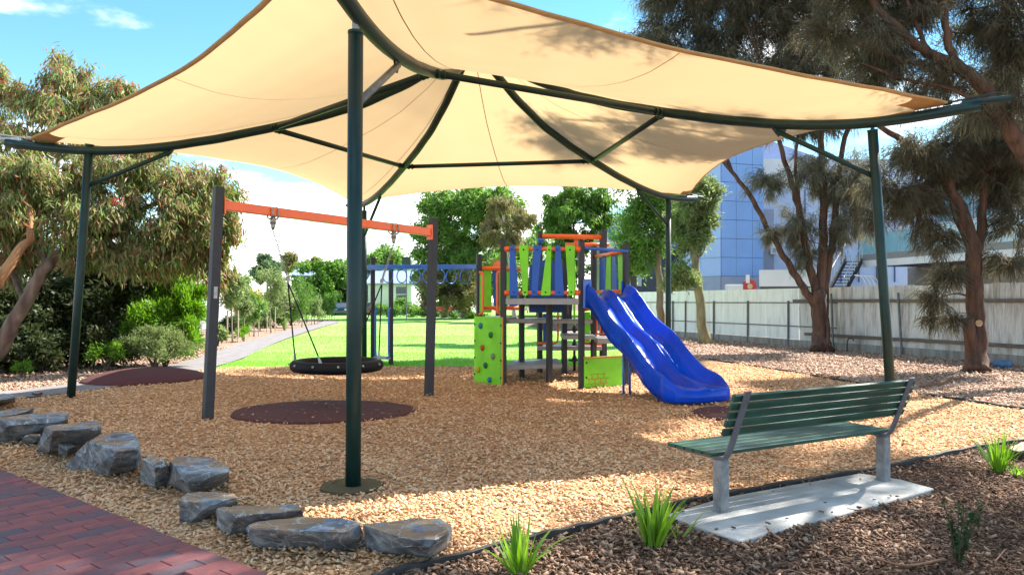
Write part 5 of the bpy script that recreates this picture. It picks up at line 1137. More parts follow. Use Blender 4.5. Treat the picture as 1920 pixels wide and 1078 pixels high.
# ================================================================== TREES AND SHRUBS
def bark(name, c1, c2, sc=6, st=(1, 1, 0.25), bump=0.7):
    return mat(name, c2, 0.9, scale=sc, stretch=st, col2=c1, bump=bump, bscale=14, detail=8)
def nearest(limbs, p):
    best = None
    for (pts, rs) in limbs:
        for i, q in enumerate(pts):
            if i == 0: continue
            d = (q - p).length + max(0, q.z - p.z) * 1.2
            if best is None or d < best[0]: best = (d, q, rs[i], (pts[i] - pts[i - 1]).normalized())
    return best
def tree(name, label, base, limbs, clumps, style, nleaf, L, Wd, m_leaf, m_bark, seed, cat='tree', group=None, twigs=12, sag=0.15, extra=None, twig_r=0.012, fill=0.35, branch=True, crown_name='crown', bl=True):
    """limbs: [(points, r0, r1)]; clumps: [(centre, (rx, ry, rz))] ; leaves hang on twigs that fill each clump"""
    rg = random.Random(seed); rng = np.random.default_rng(seed); base = Vector(base)
    t = thing(name, label, cat, base, group); mb = MB(); LB_ = []
    for (pts, r0, r1) in limbs:
        P_ = catmull(pts, 5); n = len(P_); rs = [r0 + (r1 - r0) * (i / (n - 1)) ** 0.8 for i in range(n)]
        P_ = [p + Vector((rg.gauss(0, 1), rg.gauss(0, 1), 0)) * min(0.02, r0 * 0.12) if 0 < i else p for i, p in enumerate(P_)]
        if P_[0].z <= 0.05: rs[0] *= 1.35; rs[1] *= 1.1
        mb.tube(P_, rs, 9 if r0 > 0.08 else 6); LB_.append((P_, rs))
    tw0 = []; twc = []; tw1 = []; volw = []
    for (c, rad) in clumps:
        c = Vector(c); nr = nearest(LB_, c) if branch else None
        if nr:
            q, r = nr[1], nr[2]; mid = q.lerp(c, 0.5) + Vector((rg.gauss(0, .12), rg.gauss(0, .12), rg.uniform(0.0, 0.3))) * (c - q).length * 0.5 * (1 if sag > 0 else .4)
            P_ = catmull([q, mid, c], 4); rr = max(min(r * 0.5, 0.02 * (c - q).length + 0.012), 0.012); mb.tube(P_, [rr, max(0.008, rr * .3)], 5)
        for k in range(twigs):
            d = Vector((rg.gauss(0, 1), rg.gauss(0, 1), rg.gauss(0, 1))).normalized() * rg.uniform(fill, 1.0) ** 0.5
            e = c + Vector((d.x * rad[0], d.y * rad[1], d.z * rad[2])); s_ = c.lerp(e, rg.uniform(0, 0.25)); m_ = s_.lerp(e, 0.55) + Vector((0, 0, sag * (e - s_).length))
            if bl: mb.tube([s_, m_, e], [twig_r, twig_r * 0.4], 3, caps=False)
            tw0.append(s_[:]); twc.append(m_[:]); tw1.append(e[:]); volw.append(rad[0] * rad[1] * rad[2])
    part('trunk', mb, m_bark, t, True)
    tw0, twc, tw1 = map(np.array, (tw0, twc, tw1)); pw = np.array(volw) ** 0.6; pw /= pw.sum()
    idx = rng.choice(len(tw0), nleaf, p=pw); u = rng.uniform(0.2, 1.12, nleaf)[:, None]
    p0, p1, p2 = tw0[idx], twc[idx], tw1[idx]; P_ = (1 - u) ** 2 * p0 + 2 * u * (1 - u) * p1 + u * u * p2; T = unit(2 * (1 - u) * (p1 - p0) + 2 * u * (p2 - p1) + 1e-6)
    ln = np.linalg.norm(tw1[idx] - tw0[idx], axis=1); P_ = P_ + rng.normal(size=(nleaf, 3)) * ({'needle': 0.10, 'willow': 0.14}.get(style, 0.19) * ln[:, None] + 0.02)
    Ls = L * rng.uniform(0.6, 1.25, nleaf); Ws = Wd * rng.uniform(0.7, 1.25, nleaf); rn = rng.normal(size=(nleaf, 3))
    if style == 'broad': A = T * 0.5 + rn * 0.7
    elif style == 'willow': A = T * 0.25 + rn * 0.38 + np.array([0, 0, -0.85])
    elif style == 'needle': A = T * 0.5 + rn * 0.30 + np.array([0, 0, -0.62])
    elif style == 'grassy': A = T * 0.6 + rn * 0.35 + np.array([0, 0, 0.35])
    leaves(crown_name, P_, A, Ls, Ws, m_leaf, t, rng, bend=0.06, tri=style == 'needle')
    if extra:
        nm, m2, n2, l2, w2 = extra; ctr = rng.choice(len(tw1), max(1, n2 // 26)); P2 = np.repeat(tw1[ctr], 26, 0)[:n2] + rng.normal(size=(min(n2, len(ctr) * 26), 3)) * 0.05
        leaves(nm, P2, rng.normal(size=P2.shape), l2 * rng.uniform(.6, 1.2, len(P2)), w2 * np.ones(len(P2)), m2, t, rng)
    return t
def cloud(c, rad, n, r, seed, zs_=0.8, shell=0.45):
    rg = random.Random(seed); o = []
    for _ in range(n):
        d = Vector((rg.gauss(0, 1), rg.gauss(0, 1), rg.gauss(0, 1))).normalized() * rg.uniform(shell, 1) ** 0.6
        s_ = r * rg.uniform(0.7, 1.3); o.append((Vector(c) + Vector((d.x * rad[0], d.y * rad[1], d.z * rad[2])), (s_, s_, s_ * zs_)))
    return o
def pc_(px, py, Y, r, rz=None, dY=0):
    """a clump seen at a photo position, radius in px"""
    rr = r / FPX * Y; return (W(px, py, Y), (rr, rr, (rz or r) / FPX * Y))

b_gum = bark('gum_bark', (0.09, 0.055, 0.04), (0.26, 0.19, 0.15), 5)
b_pale = bark('pale_bark', (0.30, 0.27, 0.23), (0.52, 0.49, 0.45), 4, (1, 1, .4), 0.3)
b_cas = bark('casuarina_bark', (0.050, 0.026, 0.018), (0.135, 0.070, 0.045), 9, (1, 1, 0.16), 1.0)
b_slim = bark('slim_bark', (0.19, 0.17, 0.085), (0.32, 0.29, 0.17), 4, (1, 1, .4), 0.3)
b_dark = bark('dark_bark', (0.05, 0.035, 0.025), (0.11, 0.08, 0.06), 7)
l_gum = ramp_mat('gum_leaf', [(0.075, 0.14, 0.03), (0.14, 0.225, 0.05), (0.22, 0.30, 0.09), (0.31, 0.31, 0.13), (0.32, 0.12, 0.09), (0.175, 0.265, 0.07), (0.14, 0.20, 0.115)], 0.5, trans=0.38, nscale=0.6, nmix=0.3)
l_fl = ramp_mat('gum_blossom', [(0.50, 0.03, 0.05), (0.62, 0.09, 0.11), (0.55, 0.05, 0.04)], 0.7, trans=0.3)
l_cas = ramp_mat('casuarina_needle', [(0.046, 0.050, 0.030), (0.082, 0.086, 0.054), (0.13, 0.128, 0.085), (0.125, 0.09, 0.052), (0.09, 0.098, 0.062)], 0.7, trans=0.42, nscale=0.5, nmix=0.4)
l_cas2 = ramp_mat('casuarina_needle_pale', [(0.090, 0.098, 0.063), (0.150, 0.150, 0.105), (0.225, 0.195, 0.143)], 0.7, trans=0.42, nscale=0.5, nmix=0.4)
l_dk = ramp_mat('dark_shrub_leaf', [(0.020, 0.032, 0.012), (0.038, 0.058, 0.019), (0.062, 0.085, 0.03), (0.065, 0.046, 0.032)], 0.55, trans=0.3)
l_br = ramp_mat('bright_shrub_leaf', [(0.08, 0.19, 0.02), (0.14, 0.28, 0.03), (0.20, 0.34, 0.05)], 0.5, trans=0.4)
l_gr = ramp_mat('grey_green_leaf', [(0.125, 0.188, 0.062), (0.213, 0.275, 0.106), (0.300, 0.350, 0.163)], 0.6, trans=0.35)
l_mid = ramp_mat('mid_green_leaf', [(0.067, 0.149, 0.033), (0.113, 0.224, 0.045), (0.179, 0.299, 0.067), (0.239, 0.314, 0.090)], 0.5, trans=0.46, nscale=0.5, nmix=0.35)
l_fre = ramp_mat('fresh_green_leaf', [(0.07, 0.155, 0.025), (0.115, 0.225, 0.04), (0.18, 0.28, 0.065)], 0.5, trans=0.4, nscale=0.5)
l_blu = ramp_mat('blue_green_leaf', [(0.070, 0.126, 0.063), (0.119, 0.182, 0.091), (0.182, 0.238, 0.126)], 0.55, trans=0.35)
l_tan = ramp_mat('tan_leaf', [(0.169, 0.156, 0.065), (0.247, 0.208, 0.091), (0.143, 0.182, 0.065)], 0.6, trans=0.35)
l_yel = ramp_mat('yellow_leaf', [(0.38, 0.26, 0.03), (0.45, 0.33, 0.05), (0.30, 0.26, 0.05)], 0.6, trans=0.35)

# --- big red-flowering gum on the left
gl = [([W(-70, 720, 15.5), W(0, 650, 15.5), W(46, 568, 15.6), W(88, 498, 15.8), W(130, 462, 16.2), W(200, 420, 16.8), W(300, 380, 17.2)], 0.20, 0.05),
      ([W(88, 498, 15.8), W(70, 430, 16.5), W(110, 300, 17.5), W(130, 190, 18)], 0.09, 0.025),
      ([W(200, 420, 16.8), W(300, 440, 17), W(390, 430, 17.2)], 0.06, 0.02),
      ([W(46, 568, 15.6), W(20, 500, 16), W(0, 400, 17), W(-20, 250, 18)], 0.07, 0.03)]
gc = [pc_(130, 150, 18.3, 62, 50), pc_(75, 190, 18, 50), pc_(185, 185, 18.2, 52, 45), pc_(120, 215, 17.8, 70, 45), pc_(225, 165, 18.5, 30, 30), pc_(10, 165, 18.5, 42, 50), pc_(-30, 230, 18, 60), pc_(60, 265, 17.5, 60, 40),
      pc_(160, 265, 17.2, 60, 40), pc_(20, 320, 17, 60, 55), pc_(90, 350, 16.8, 70, 55), pc_(160, 340, 16.6, 60, 50), pc_(240, 330, 17, 65, 50), pc_(310, 330, 17.3, 60, 50), pc_(380, 360, 17.5, 60, 45), pc_(420, 385, 17.6, 40, 55),
      pc_(50, 430, 16.4, 60, 50), pc_(150, 420, 16.2, 70, 50), pc_(230, 420, 16.6, 65, 60), pc_(310, 410, 17, 60, 65), pc_(370, 440, 17.3, 55, 60), pc_(415, 440, 17.5, 35, 60), pc_(270, 470, 16.8, 60, 45), pc_(345, 490, 17.2, 50, 40), pc_(190, 480, 16.3, 60, 40), pc_(20, 480, 16, 40, 45), pc_(405, 510, 17.4, 28, 35), pc_(-40, 380, 16.5, 70, 70), pc_(270, 265, 17.6, 50, 35), pc_(-60, 120, 19, 60, 60)]
gc = [(c, (r[0] * f, r[1] * 1.2, r[2] * f)) for c, r in gc for f in ((0.92 if c.z > 5.2 else 1.15),)]
tree('flowering_gum', 'leaning gum with narrow hanging leaves and red blossoms beside the path', W(-70, 720, 15.5), gl, gc, 'willow', 66000, 0.21, 0.036, l_gum, b_gum, 31, twigs=15, sag=0.12, extra=('blossom', l_fl, 5200, 0.06, 0.025), twig_r=0.008)
# second leaning trunk at the frame edge
tree('leaning_gum', 'thick orange-brown gum trunk leaning in at the picture edge beyond the rocks', W(-160, 700, 14.5), [([W(-160, 700, 14.5), W(-60, 590, 14.6), W(0, 520, 14.8), W(36, 468, 15), W(60, 430, 15.2), W(40, 330, 15.5)], 0.17, 0.05)], [pc_(40, 330, 15.4, 60, 40), pc_(-20, 400, 15.2, 70), pc_(-60, 300, 15.4, 70, 60)], 'willow', 16000, 0.19, 0.034, l_gum, bark('orange_bark', (0.20, 0.085, 0.035), (0.40, 0.20, 0.09), 4), 32, twigs=14, twig_r=0.008)
# --- understorey shrubs on the left
def shrub(name, label, clumps, n, L, Wd, m, seed, style='broad', group=None, twigs=12, sag=0.1):
    b = Vector((clumps[0][0].x, clumps[0][0].y, 0)); tops = [([b, b.lerp(Vector(c[0]), 0.5) + Vector((0, 0, .1)), Vector(c[0])], 0.035, 0.012) for c in clumps[:6]]
    return tree(name, label, b, tops, clumps, style, n, L, Wd, m, b_dark, seed, cat='shrub', group=group, twigs=twigs, sag=sag, crown_name='foliage', branch=False, twig_r=0.007)
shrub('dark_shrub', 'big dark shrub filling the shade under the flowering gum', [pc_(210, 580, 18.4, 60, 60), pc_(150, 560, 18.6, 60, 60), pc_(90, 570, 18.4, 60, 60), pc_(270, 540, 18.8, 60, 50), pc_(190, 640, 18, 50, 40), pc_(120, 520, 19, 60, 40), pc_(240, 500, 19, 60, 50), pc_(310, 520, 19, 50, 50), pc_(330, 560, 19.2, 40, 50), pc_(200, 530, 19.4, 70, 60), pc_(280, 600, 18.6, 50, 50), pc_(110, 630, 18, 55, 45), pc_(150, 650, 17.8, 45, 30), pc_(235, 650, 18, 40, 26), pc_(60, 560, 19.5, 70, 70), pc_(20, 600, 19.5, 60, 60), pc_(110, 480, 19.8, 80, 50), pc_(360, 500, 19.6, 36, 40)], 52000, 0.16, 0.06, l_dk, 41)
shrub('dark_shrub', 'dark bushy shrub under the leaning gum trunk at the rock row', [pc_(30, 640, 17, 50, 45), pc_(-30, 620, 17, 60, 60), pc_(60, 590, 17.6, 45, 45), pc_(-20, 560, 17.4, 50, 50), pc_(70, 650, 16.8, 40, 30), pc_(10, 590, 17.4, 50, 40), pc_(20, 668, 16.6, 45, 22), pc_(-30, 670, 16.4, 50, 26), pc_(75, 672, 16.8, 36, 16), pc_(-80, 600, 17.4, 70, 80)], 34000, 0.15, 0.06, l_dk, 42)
shrub('bright_shrub', 'bright green feathery shrub between the gum and the swing post', [pc_(310, 600, 18.2, 45, 40), pc_(345, 580, 18.6, 38, 45), pc_(290, 570, 18.5, 45, 40), pc_(350, 630, 18.3, 32, 35), pc_(330, 545, 19, 35, 30), pc_(260, 605, 18, 35, 35), pc_(370, 560, 19, 22, 40)], 26000, 0.16, 0.028, l_br, 43, 'grassy')
shrub('low_shrub', 'pale grey-green low shrub at the edge of the path bed', [pc_(290, 640, 17.6, 42, 28), pc_(255, 645, 17.4, 30, 22), pc_(330, 648, 17.7, 30, 22), pc_(300, 655, 17.4, 45, 16)], 15000, 0.08, 0.016, l_gr, 44, 'grassy')
shrub('fern_clump', 'small bright fern-like clump under the dark shrub', [pc_(200, 658, 17.2, 24, 14), pc_(180, 664, 17, 18, 9), pc_(222, 660, 17.1, 14, 12)], 1500, 0.12, 0.025, l_br, 45, 'grassy')
shrub('fern_clump', 'tiny green fern tuft beside the dark shrub under the leaning trunk', [pc_(40, 688, 15.6, 14, 8)], 320, 0.10, 0.03, l_br, 46, 'grassy')
# --- staked saplings beside the path
b_sap = bark('sapling_bark', (0.22, 0.17, 0.13), (0.36, 0.30, 0.25), 5)
sap_labels = ['sapling with two pale stakes nearest the charcoal swing post', 'thin sapling right behind the first staked pair', 'sapling growing before the yellow flowering shrub', 'tall grey-green sapling in the middle of the row', 'slender sapling just past the middle of the row', 'bushy bright sapling near the bend of the path', 'small sapling where the path turns behind the pole', 'leafy staked sapling on the far lawn edge', 'last pale staked sapling beside the dark blue car']
m_stake = mat('pale_stake', (0.42, 0.34, 0.26), 0.8)
for k, (px, Y, ytop, r, m) in enumerate(((436, 29, 520, 20, l_gr), (458, 32, 545, 18, l_gr), (476, 34, 552, 20, l_mid), (508, 38, 508, 26, l_gr), (534, 41, 530, 22, l_gr), (566, 46, 530, 28, l_fre), (590, 52, 560, 14, l_gr), (604, 62, 556, 13, l_fre), (622, 66, 548, 15, l_fre))):
    b = Vector((X(px, Y), Y, 0)); top = W(px + (k % 3 - 1) * 3, ytop + r, Y)
    cl = [pc_(px + random.Random(k * 7 + q).uniform(-r, r) * .6, ytop + r * (0.4 + 0.42 * q), Y, r * 0.85) for q in range(5)]
    t = tree('young_tree', sap_labels[k], b, [([b, b.lerp(top, 0.5), top], 0.035, 0.012)], cl, 'broad', 2600, 0.16, 0.05, m, b_sap, 60 + k, group='staked saplings along the path', twigs=12, twig_r=0.006)
    if k in (0, 2, 3, 6, 7, 8):
        for s_ in (-0.2, 0.22): mb = MB(); p = b + Vector((s_, 0, 0)); mb.bar(p - Vector((0, 0, .05)), p + Vector((0, 0, 1.25)), 0.04, 0.04, up=(0, 1, 0)); part('stake', mb, m_stake, t)
shrub('yellow_shrub', 'yellow-orange flowering shrub behind the saplings', [pc_(440, 560, 40, 18, 16), pc_(462, 556, 40, 20, 16), pc_(482, 560, 41, 16, 16), pc_(452, 580, 40, 22, 16)], 3200, 0.16, 0.06, l_yel, 71)
shrub('low_bush', 'bright lime low bush in the bed beside the first saplings', [pc_(457, 622, 30, 14, 10), pc_(446, 628, 29.5, 10, 7)], 1100, 0.10, 0.03, l_br, 72, 'grassy')
shrub('low_bush', 'small green bush at the path edge in the middle of the row', [pc_(532, 610, 42, 9, 6)], 400, 0.12, 0.04, l_br, 73, 'grassy')
for k, (px, py, Y, r, rz, m, lab) in enumerate(((424, 608, 31, 16, 14, l_dk, 'dark green rounded shrub behind the first staked sapling'), (448, 600, 35, 16, 16, l_mid, 'leafy green shrub under the yellow flowers'), (486, 600, 40, 16, 12, l_gr, 'grey-green shrub between saplings'), (512, 588, 45, 18, 20, l_mid, 'mid-green shrub behind the tall sapling'), (545, 580, 50, 18, 18, l_dk, 'dark shrub behind the slender sapling'), (408, 625, 27, 12, 10, l_gr, 'pale low shrub right beside the swing post'), (575, 575, 58, 16, 18, l_dk, 'dark shrub where the path bends'))):
    shrub('garden_shrub', lab, [pc_(px, py, Y, r, rz), pc_(px + r * .7, py + rz * .4, Y, r * .6, rz * .6), pc_(px - r * .7, py + rz * .4, Y, r * .6, rz * .6)], 2600, 0.18, 0.06, m, 80 + k, group='shrubs in the path bed')
# --- trees beyond the lawn
def round_tree(name, label, px, Y, pyb, clumps, n, L, Wd, m, mbark, seed, r0=0.25, style='broad', twigs=12, limbs=None, group='trees beyond the lawn'):
    b = Vector((X(px, Y), Y, 0)); cs = clumps; top = sum((Vector(c[0]) for c in cs), Vector()) / len(cs)
    lim = limbs or [([b, b.lerp(top, 0.45) + Vector((0.1, 0, 0)), top], r0, r0 * .3)]
    return tree(name, label, b, lim, cs, style, n, L, Wd, m, mbark, seed, group=group, twigs=twigs, twig_r=0.02)
def pcl(px, py, Y, rx, ry, n, r, seed): c = W(px, py, Y); return cloud(c, (rx / FPX * Y, rx / FPX * Y * .8, ry / FPX * Y), n, r / FPX * Y, seed)
round_tree('gum_tree', 'tall rounded blue-green gum far behind the saplings', 497, 78, 590, pcl(497, 512, 78, 24, 28, 16, 12, 1) , 9000, 0.42, 0.14, l_blu, b_gum, 101)
round_tree('conifer_tree', 'dark green tree beside the white house wall', 446, 58, 590, pcl(445, 530, 58, 18, 26, 12, 11, 2), 5000, 0.30, 0.10, l_mid, b_dark, 102)
round_tree('grey_gum', 'hazy olive gum behind the blue-grey roof', 560, 120, 590, pcl(562, 494, 120, 42, 14, 16, 11, 3), 6000, 0.6, 0.2, l_tan, b_gum, 103)
round_tree('plane_tree', 'large bright green tree behind the nearest shade pole', 615, 92, 590, pcl(612, 538, 92, 54, 42, 44, 19, 4), 24000, 0.45, 0.22, l_fre, b_dark, 104)
round_tree('olive_tree', 'light green tree over the ring ladder end', 705, 98, 590, pcl(706, 515, 98, 46, 55, 40, 20, 5), 20000, 0.5, 0.18, l_mid, b_dark, 105)
round_tree('dense_tree', 'dark dense tree between the pole and the light green tree', 655, 100, 590, pcl(660, 540, 100, 50, 46, 34, 20, 6), 15000, 0.5, 0.2, l_mid, b_dark, 106)
round_tree('pale_tree', 'pale yellowish tree above the white villa', 740, 118, 590, pcl(745, 500, 118, 35, 22, 16, 12, 7), 7000, 0.55, 0.2, l_gr, b_gum, 107)
# big gum in the middle
bg = Vector((X(868, 70), 70, 0))
blimbs = [([bg, W(878, 560, 70), W(884, 500, 70), W(905, 440, 70), W(900, 380, 70)], 0.42, 0.12), ([W(884, 500, 70), W(860, 470, 70), W(820, 440, 70), W(800, 420, 71)], 0.16, 0.05), ([W(905, 450, 70), W(930, 430, 69), W(960, 390, 69)], 0.16, 0.05), ([W(884, 500, 70), W(920, 470, 69), W(965, 450, 69), W(990, 470, 68)], 0.12, 0.04)]
round_tree('big_gum', 'large gum with pale branches behind the climbing tower', 868, 70, 590, pcl(860, 410, 70, 85, 60, 56, 24, 8) + pcl(880, 510, 70, 85, 50, 44, 24, 9) + pcl(800, 450, 70, 24, 40, 14, 16, 18) + pcl(935, 395, 68, 50, 36, 22, 22, 28) + pcl(830, 520, 70, 50, 40, 18, 20, 29), 56000, 0.42, 0.15, l_mid, b_pale, 108, limbs=blimbs, twigs=14)
round_tree('tan_gum', 'thin tan-leaved gum beside the large pale-branched gum', 965, 62, 590, pcl(950, 415, 62, 48, 48, 30, 17, 10) , 13000, 0.34, 0.08, l_tan, b_pale, 109, style='willow', r0=0.2)
round_tree('brown_shrub_tree', 'brownish low tree behind the orange swing end', 835, 74, 590, pcl(840, 545, 66, 75, 36, 34, 18, 11), 15000, 0.30, 0.10, l_tan, b_dark, 110)
round_tree('willow_tree', 'bright green weeping tree above the tower beams', 1065, 60, 590, pcl(1085, 398, 60, 66, 50, 44, 22, 12) + pcl(1070, 470, 60, 44, 40, 20, 16, 19), 24000, 0.42, 0.10, l_fre, b_dark, 111, style='willow', r0=0.25)
round_tree('dark_gum', 'dark tree behind the tower and the weeping tree', 1010, 84, 590, pcl(1010, 505, 84, 115, 75, 64, 26, 13), 20000, 0.46, 0.18, l_mid, b_dark, 112)
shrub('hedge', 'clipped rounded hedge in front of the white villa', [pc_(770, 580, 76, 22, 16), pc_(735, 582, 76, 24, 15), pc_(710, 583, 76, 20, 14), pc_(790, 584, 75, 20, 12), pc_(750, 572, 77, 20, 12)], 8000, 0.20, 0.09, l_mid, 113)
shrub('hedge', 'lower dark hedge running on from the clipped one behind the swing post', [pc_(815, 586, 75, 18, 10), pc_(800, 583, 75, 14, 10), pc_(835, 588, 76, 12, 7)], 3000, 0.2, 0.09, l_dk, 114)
shrub('flower_bush', 'low yellow-green planting under the big gum', [pc_(880, 592, 70, 20, 5), pc_(905, 592, 70, 16, 5), pc_(855, 593, 71, 14, 4)], 1500, 0.2, 0.08, l_br, 115)
# --- slim trees behind the slide
sb1 = Vector((X(1322, 28), 28, 0)); s1 = [([sb1, W(1312, 560, 28), W(1304, 490, 28), W(1293, 430, 28), W(1290, 380, 28), W(1296, 320, 28), W(1290, 250, 28)], 0.21, 0.05), ([W(1310, 545, 28), W(1280, 540, 27.8), W(1262, 520, 27.6)], 0.03, 0.01), ([W(1304, 490, 28), W(1320, 470, 28), W(1330, 440, 28)], 0.04, 0.012)]
c1_ = [pc_(1300, 395, 28, 34, 34), pc_(1318, 430, 28, 22, 28), pc_(1270, 420, 28.4, 26, 34), pc_(1320, 380, 28, 24, 26), pc_(1288, 455, 28.2, 24, 22), pc_(1325, 360, 28.3, 26, 24), pc_(1275, 510, 27.6, 24, 16), pc_(1262, 535, 27.6, 20, 12), pc_(1296, 525, 27.7, 14, 10)]
tree('slim_tree', 'slim olive-barked tree with bright leaves standing beside the slide', sb1, s1, [(c, (r[0]*1.25, r[1]*1.3, r[2]*1.25)) for c, r in c1_], 'broad', 24000, 0.16, 0.055, l_gr, b_slim, 121, twigs=14, twig_r=0.008)
sb2 = Vector((X(1243, 31), 31, 0)); s2_ = [([sb2, W(1238, 560, 31), W(1233, 470, 31), W(1232, 400, 31), W(1228, 330, 31)], 0.20, 0.06)]
c2_ = [pc_(1200, 420, 31, 34, 34), pc_(1180, 455, 31.4, 32, 30), pc_(1235, 400, 31, 34, 32), pc_(1212, 470, 31, 32, 28), pc_(1165, 480, 31.5, 26, 26), pc_(1240, 450, 31, 26, 28), pc_(1190, 500, 31.3, 30, 22), pc_(1250, 380, 31, 34, 26), pc_(1200, 385, 31, 36, 26), pc_(1180, 330, 31, 40, 30), pc_(1230, 320, 31, 40, 30), pc_(1200, 260, 31.5, 44, 30), pc_(1150, 300, 32, 40, 24), pc_(1110, 270, 32, 36, 20), pc_(1240, 230, 31, 40, 26)]  # upper clumps hidden behind the sail, added to streak the lawn with shade
tree('broad_tree', 'wider leafy tree with a straight brown trunk behind the slide top', sb2, s2_, [(c, (r[0]*1.25, r[1]*1.3, r[2]*1.25)) for c, r in c2_], 'broad', 40000, 0.16, 0.055, l_mid, bark('tan_bark', (0.16, 0.11, 0.07), (0.27, 0.20, 0.14), 5), 122, twigs=16, twig_r=0.008)
def region(x0, x1, y0, y1, Y, n, r, seed):
    rg = random.Random(seed); return [pc_(rg.uniform(x0, x1), rg.uniform(y0, y1), Y + rg.uniform(-0.8, 0.8), r * rg.uniform(0.6, 1.2), r * rg.uniform(0.45, 0.9)) for _ in range(n)]
# --- casuarinas by the fence
def cas(name, label, base, limbs, clumps, n, m, seed, L=0.30, Wd=0.0095, twigs=26):
    clumps = [(c, (r[0] * 1.4, r[1] * 1.5, r[2] * 1.4)) for c, r in clumps]
    return tree(name, label, base, limbs, clumps, 'needle', n, L, Wd, m, b_cas, seed, twigs=int(twigs * 1.4), sag=0.05, twig_r=0.012, fill=0.25, group='casuarinas along the fence')
Y1 = 24.0; p = lambda x, y, d=0: W(x, y, Y1 + d); cb1 = G(1541, 660)
k1 = [([cb1, p(1540, 620), p(1535, 570), p(1532, 545)], 0.30, 0.23), ([p(1530, 575), p(1500, 530), p(1470, 480), p(1440, 430), p(1405, 365), p(1372, 322), p(1330, 270, .5)], 0.14, 0.05), ([p(1533, 560), p(1518, 500), p(1505, 430), p(1490, 360), p(1470, 300), p(1450, 220), p(1420, 100)], 0.15, 0.05), ([p(1538, 555), p(1541, 480), p(1544, 400), p(1542, 320), p(1540, 220), p(1560, 80), p(1570, -60)], 0.17, 0.06), ([p(1545, 550), p(1556, 480), p(1566, 400), p(1572, 330), p(1590, 240), p(1640, 150), p(1650, 40)], 0.14, 0.05), ([p(1505, 430), p(1497, 370), p(1492, 300), p(1500, 200), p(1490, 80)], 0.08, 0.03), ([p(1372, 322), p(1340, 240, .5), p(1300, 130, 1), p(1260, 60, 1)], 0.06, 0.02)]
cl1 = [pc_(1240, 60, 25, 32, 45), pc_(1275, 100, 25, 45, 45), pc_(1300, 30, 25, 55, 50), pc_(1350, 90, 25, 55, 50), pc_(1400, 40, 25, 55, 55), pc_(1450, 110, 24.5, 55, 50), pc_(1500, 40, 24.5, 55, 55), pc_(1330, 140, 25, 50, 35), pc_(1410, 170, 24.5, 50, 30), pc_(1500, 150, 24, 50, 45), pc_(1560, 100, 24, 50, 50), pc_(1590, 190, 24, 45, 40), pc_(1560, 20, 24, 50, 50), pc_(1240, 105, 25, 30, 25), pc_(1360, -40, 25, 70, 60), pc_(1470, -50, 25, 70, 60), pc_(1570, -60, 25, 70, 60), pc_(1290, -30, 25, 55, 50), pc_(1640, 60, 24.5, 50, 50), pc_(1520, 230, 24, 45, 30)]
cas('casuarina', 'multi-stemmed casuarina forking low in front of the corrugated fence end', cb1, k1, cl1 + region(1215, 1550, -90, 235, 24.5, 44, 44, 5), 92000, l_cas, 131, L=0.40, Wd=0.024)
cl1b = [pc_(1440, 340, 24, 30, 22), pc_(1495, 420, 24, 28, 38), pc_(1512, 470, 24, 18, 34), pc_(1560, 360, 24, 26, 30), pc_(1600, 410, 23.6, 30, 45), pc_(1585, 350, 23.8, 36, 30), pc_(1520, 320, 24, 40, 30), pc_(1615, 330, 23.6, 34, 40), pc_(1570, 440, 23.8, 16, 34), pc_(1445, 440, 24, 20, 14)]
tree('young_casuarina', 'pale wispy young casuarina among the stems of the low-forking one', G(1552, 661), [([G(1552, 661), p(1552, 560), p(1560, 440), p(1580, 330)], 0.05, 0.02)], [(c, (r[0] * 1.7, r[1] * 1.8, r[2] * 1.5)) for c, r in cl1b], 'needle', 24000, 0.34, 0.016, l_cas2, b_cas, 132, twigs=26, sag=0.0, twig_r=0.007, fill=0.1, group='casuarinas along the fence')
Y2 = 17.2; p = lambda x, y, d=0: W(x, y, Y2 + d); cb2 = G(1832, 697)
k2 = [([cb2, p(1831, 640), p(1827, 560), p(1825, 490), p(1815, 430), p(1795, 380), p(1770, 335), p(1735, 300), p(1690, 262)], 0.235, 0.10), ([p(1826, 500), p(1838, 440), p(1842, 380), p(1850, 300), p(1870, 200), p(1880, 80)], 0.13, 0.05), ([p(1822, 470), p(1790, 400), p(1782, 370)], 0.08, 0.04), ([p(1795, 380), p(1740, 350), p(1690, 355), p(1640, 372)], 0.05, 0.015), ([p(1690, 262), p(1640, 230), p(1600, 190)], 0.08, 0.03), ([p(1880, 80), Vector((11.6, 17.0, 10.5)), Vector((10.9, 17.2, 12.4)), Vector((9.6, 17.6, 13.2)), Vector((8.0, 19.0, 13.6))], 0.09, 0.03)]  # last limb is out of view, added to carry the shading clumps
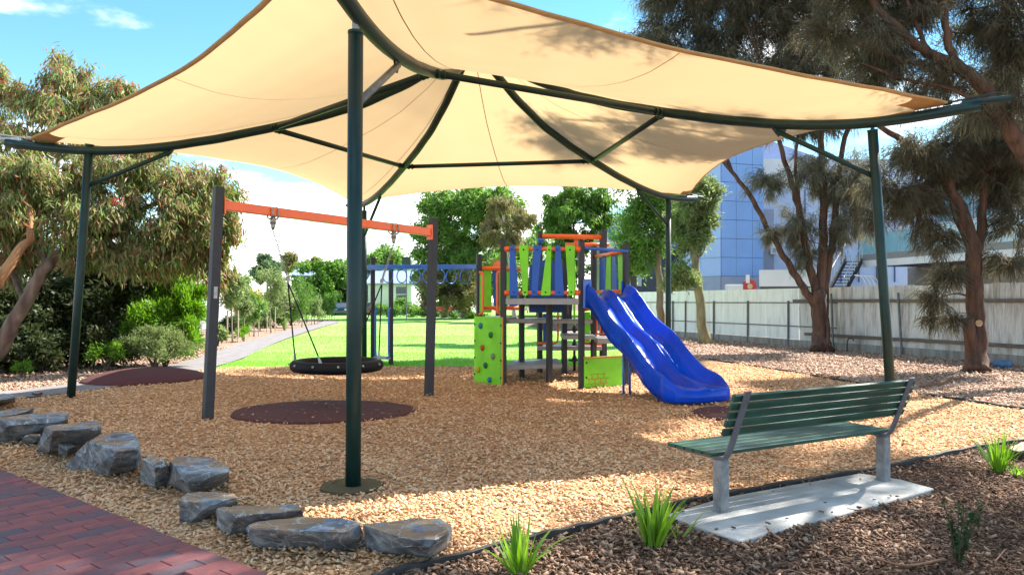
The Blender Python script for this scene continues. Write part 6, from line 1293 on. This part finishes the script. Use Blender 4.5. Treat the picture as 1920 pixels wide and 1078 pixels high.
cl2 = [pc_(1720, 400, 17.2, 45, 40), pc_(1760, 450, 17, 36, 36), pc_(1690, 370, 17, 40, 30), pc_(1770, 330, 17.4, 50, 40), pc_(1880, 330, 17.2, 55, 50), pc_(1905, 420, 17, 45, 45), pc_(1860, 260, 17.4, 55, 45), pc_(1790, 270, 17.2, 50, 36), pc_(1720, 290, 17, 45, 30), pc_(1650, 350, 17, 36, 30), pc_(1780, 520, 17, 26, 26), pc_(1755, 560, 17, 24, 26), pc_(1785, 600, 17, 14, 24), pc_(1745, 600, 17, 14, 20), pc_(1900, 150, 17.4, 70, 70), pc_(1920, 260, 17, 50, 60), pc_(1640, 410, 16.8, 24, 24), pc_(1890, 490, 17, 36, 26)] + [(Vector(c) + Vector((3.4, 0.2, 0)), (0.8, 0.8, 0.5)) for c in ((4.8, 19.5, 13.6), (6.2, 20.6, 14.4), (6.6, 18.4, 13.2), (8.0, 19.4, 14.2), (7.2, 16.6, 13.0), (8.8, 16.8, 13.6), (9.6, 15.2, 12.8), (9.4, 18.6, 13.4), (5.6, 17.4, 12.8), (10.6, 14.4, 12.8))]  # high clumps out of view, added to throw leaf shadows on the sail
t2 = cas('casuarina', 'tall reddish-barked casuarina with a sawn stub beside the corrugated fence', cb2, k2, cl2 + region(1660, 1930, 150, 420, 17.3, 14, 38, 6), 76000, l_cas, 133, L=0.30, Wd=0.017)
mb = MB(); mb.tube([G(1826, 694), W(1822, 650, 17.1), W(1817, 612, 17.05), W(1815, 596, 17.05)], [0.20, 0.14, 0.13, 0.125], 10); part('stub', mb, b_cas, t2, True)
mb = MB(); mb.cyl(W(1835, 606, 16.95), W(1836, 606, 16.9), 0.075, n=10); part('sawn_scar', mb, mat('sawn_wood', (0.45, 0.30, 0.17), 0.8, var=.2, scale=12), t2)
Y3 = 15.0; p = lambda x, y, d=0: W(x, y, Y3 + d); cb3 = Vector((X(2080, Y3), Y3, 0))
k3 = [([cb3, p(2060, 560), p(1990, 400), p(1930, 300), p(1880, 230), p(1848, 170), p(1800, 130), p(1740, 100), p(1690, 60), p(1640, 10), p(1600, -60)], 0.26, 0.05), ([p(1848, 170), p(1790, 110), p(1775, 60), p(1768, 0), p(1760, -80)], 0.10, 0.05), ([p(1800, 130), p(1720, 120), p(1660, 100), p(1610, 80)], 0.06, 0.02), ([p(1740, 100), p(1720, 50), p(1700, 0)], 0.06, 0.03), ([p(1880, 230), p(1790, 170), p(1700, 150), p(1620, 120)], 0.05, 0.02), ([p(1930, 300), p(1940, 150), p(1930, 0), p(1920, -120)], 0.12, 0.05), ([p(1990, 400), Vector((10.2, 13.5, 6.0)), Vector((9.0, 11.0, 7.3)), Vector((7.6, 8.8, 7.8)), Vector((5.6, 9.8, 8.7)), Vector((3.6, 10.2, 9.1))], 0.12, 0.03)]  # last limb leaves the view, its end added to carry shading clumps
cl3 = [pc_(1620, 60, 15.5, 60, 45), pc_(1690, 120, 15.4, 50, 36), pc_(1640, 130, 15.4, 50, 30), pc_(1700, 30, 15.6, 55, 36), pc_(1590, -10, 15.6, 70, 45), pc_(1760, 140, 15, 50, 30), pc_(1890, 40, 15, 50, 55), pc_(1900, 120, 15, 50, 45), pc_(1840, 60, 15.4, 30, 40), pc_(1940, 60, 15, 60, 60), pc_(1690, 190, 15.4, 45, 25), pc_(1740, -30, 15.6, 60, 36), pc_(1650, -60, 15.8, 70, 50), pc_(1860, -40, 15.5, 80, 50), pc_(1550, 60, 15.8, 45, 45), pc_(1840, 210, 15, 40, 30), pc_(1910, 200, 14.8, 40, 40)] + [(Vector(c), (0.85, 0.85, 0.6)) for c in ((8.6, 11.0, 7.6), (7.6, 9.6, 7.9), (9.2, 9.4, 7.2), (8.4, 8.2, 7.4))]
cas('casuarina', 'casuarina leaning in over the sail tip with dark forked limbs', cb3, k3, cl3 + region(1600, 1940, -90, 200, 15.6, 34, 38, 7) + [(Vector(c), (0.5, 0.5, 0.3)) for c in ((5.1, 9.8, 9.2), (5.9, 10.2, 9.1), (6.6, 10.0, 9.0), (4.5, 9.4, 9.3), (5.5, 10.5, 9.2), (4.9, 10.3, 9.3), (6.3, 9.7, 9.1))], 74000, l_cas, 134, L=0.27, Wd=0.015)  # small last clumps are out of view, added to shade paving and rocks
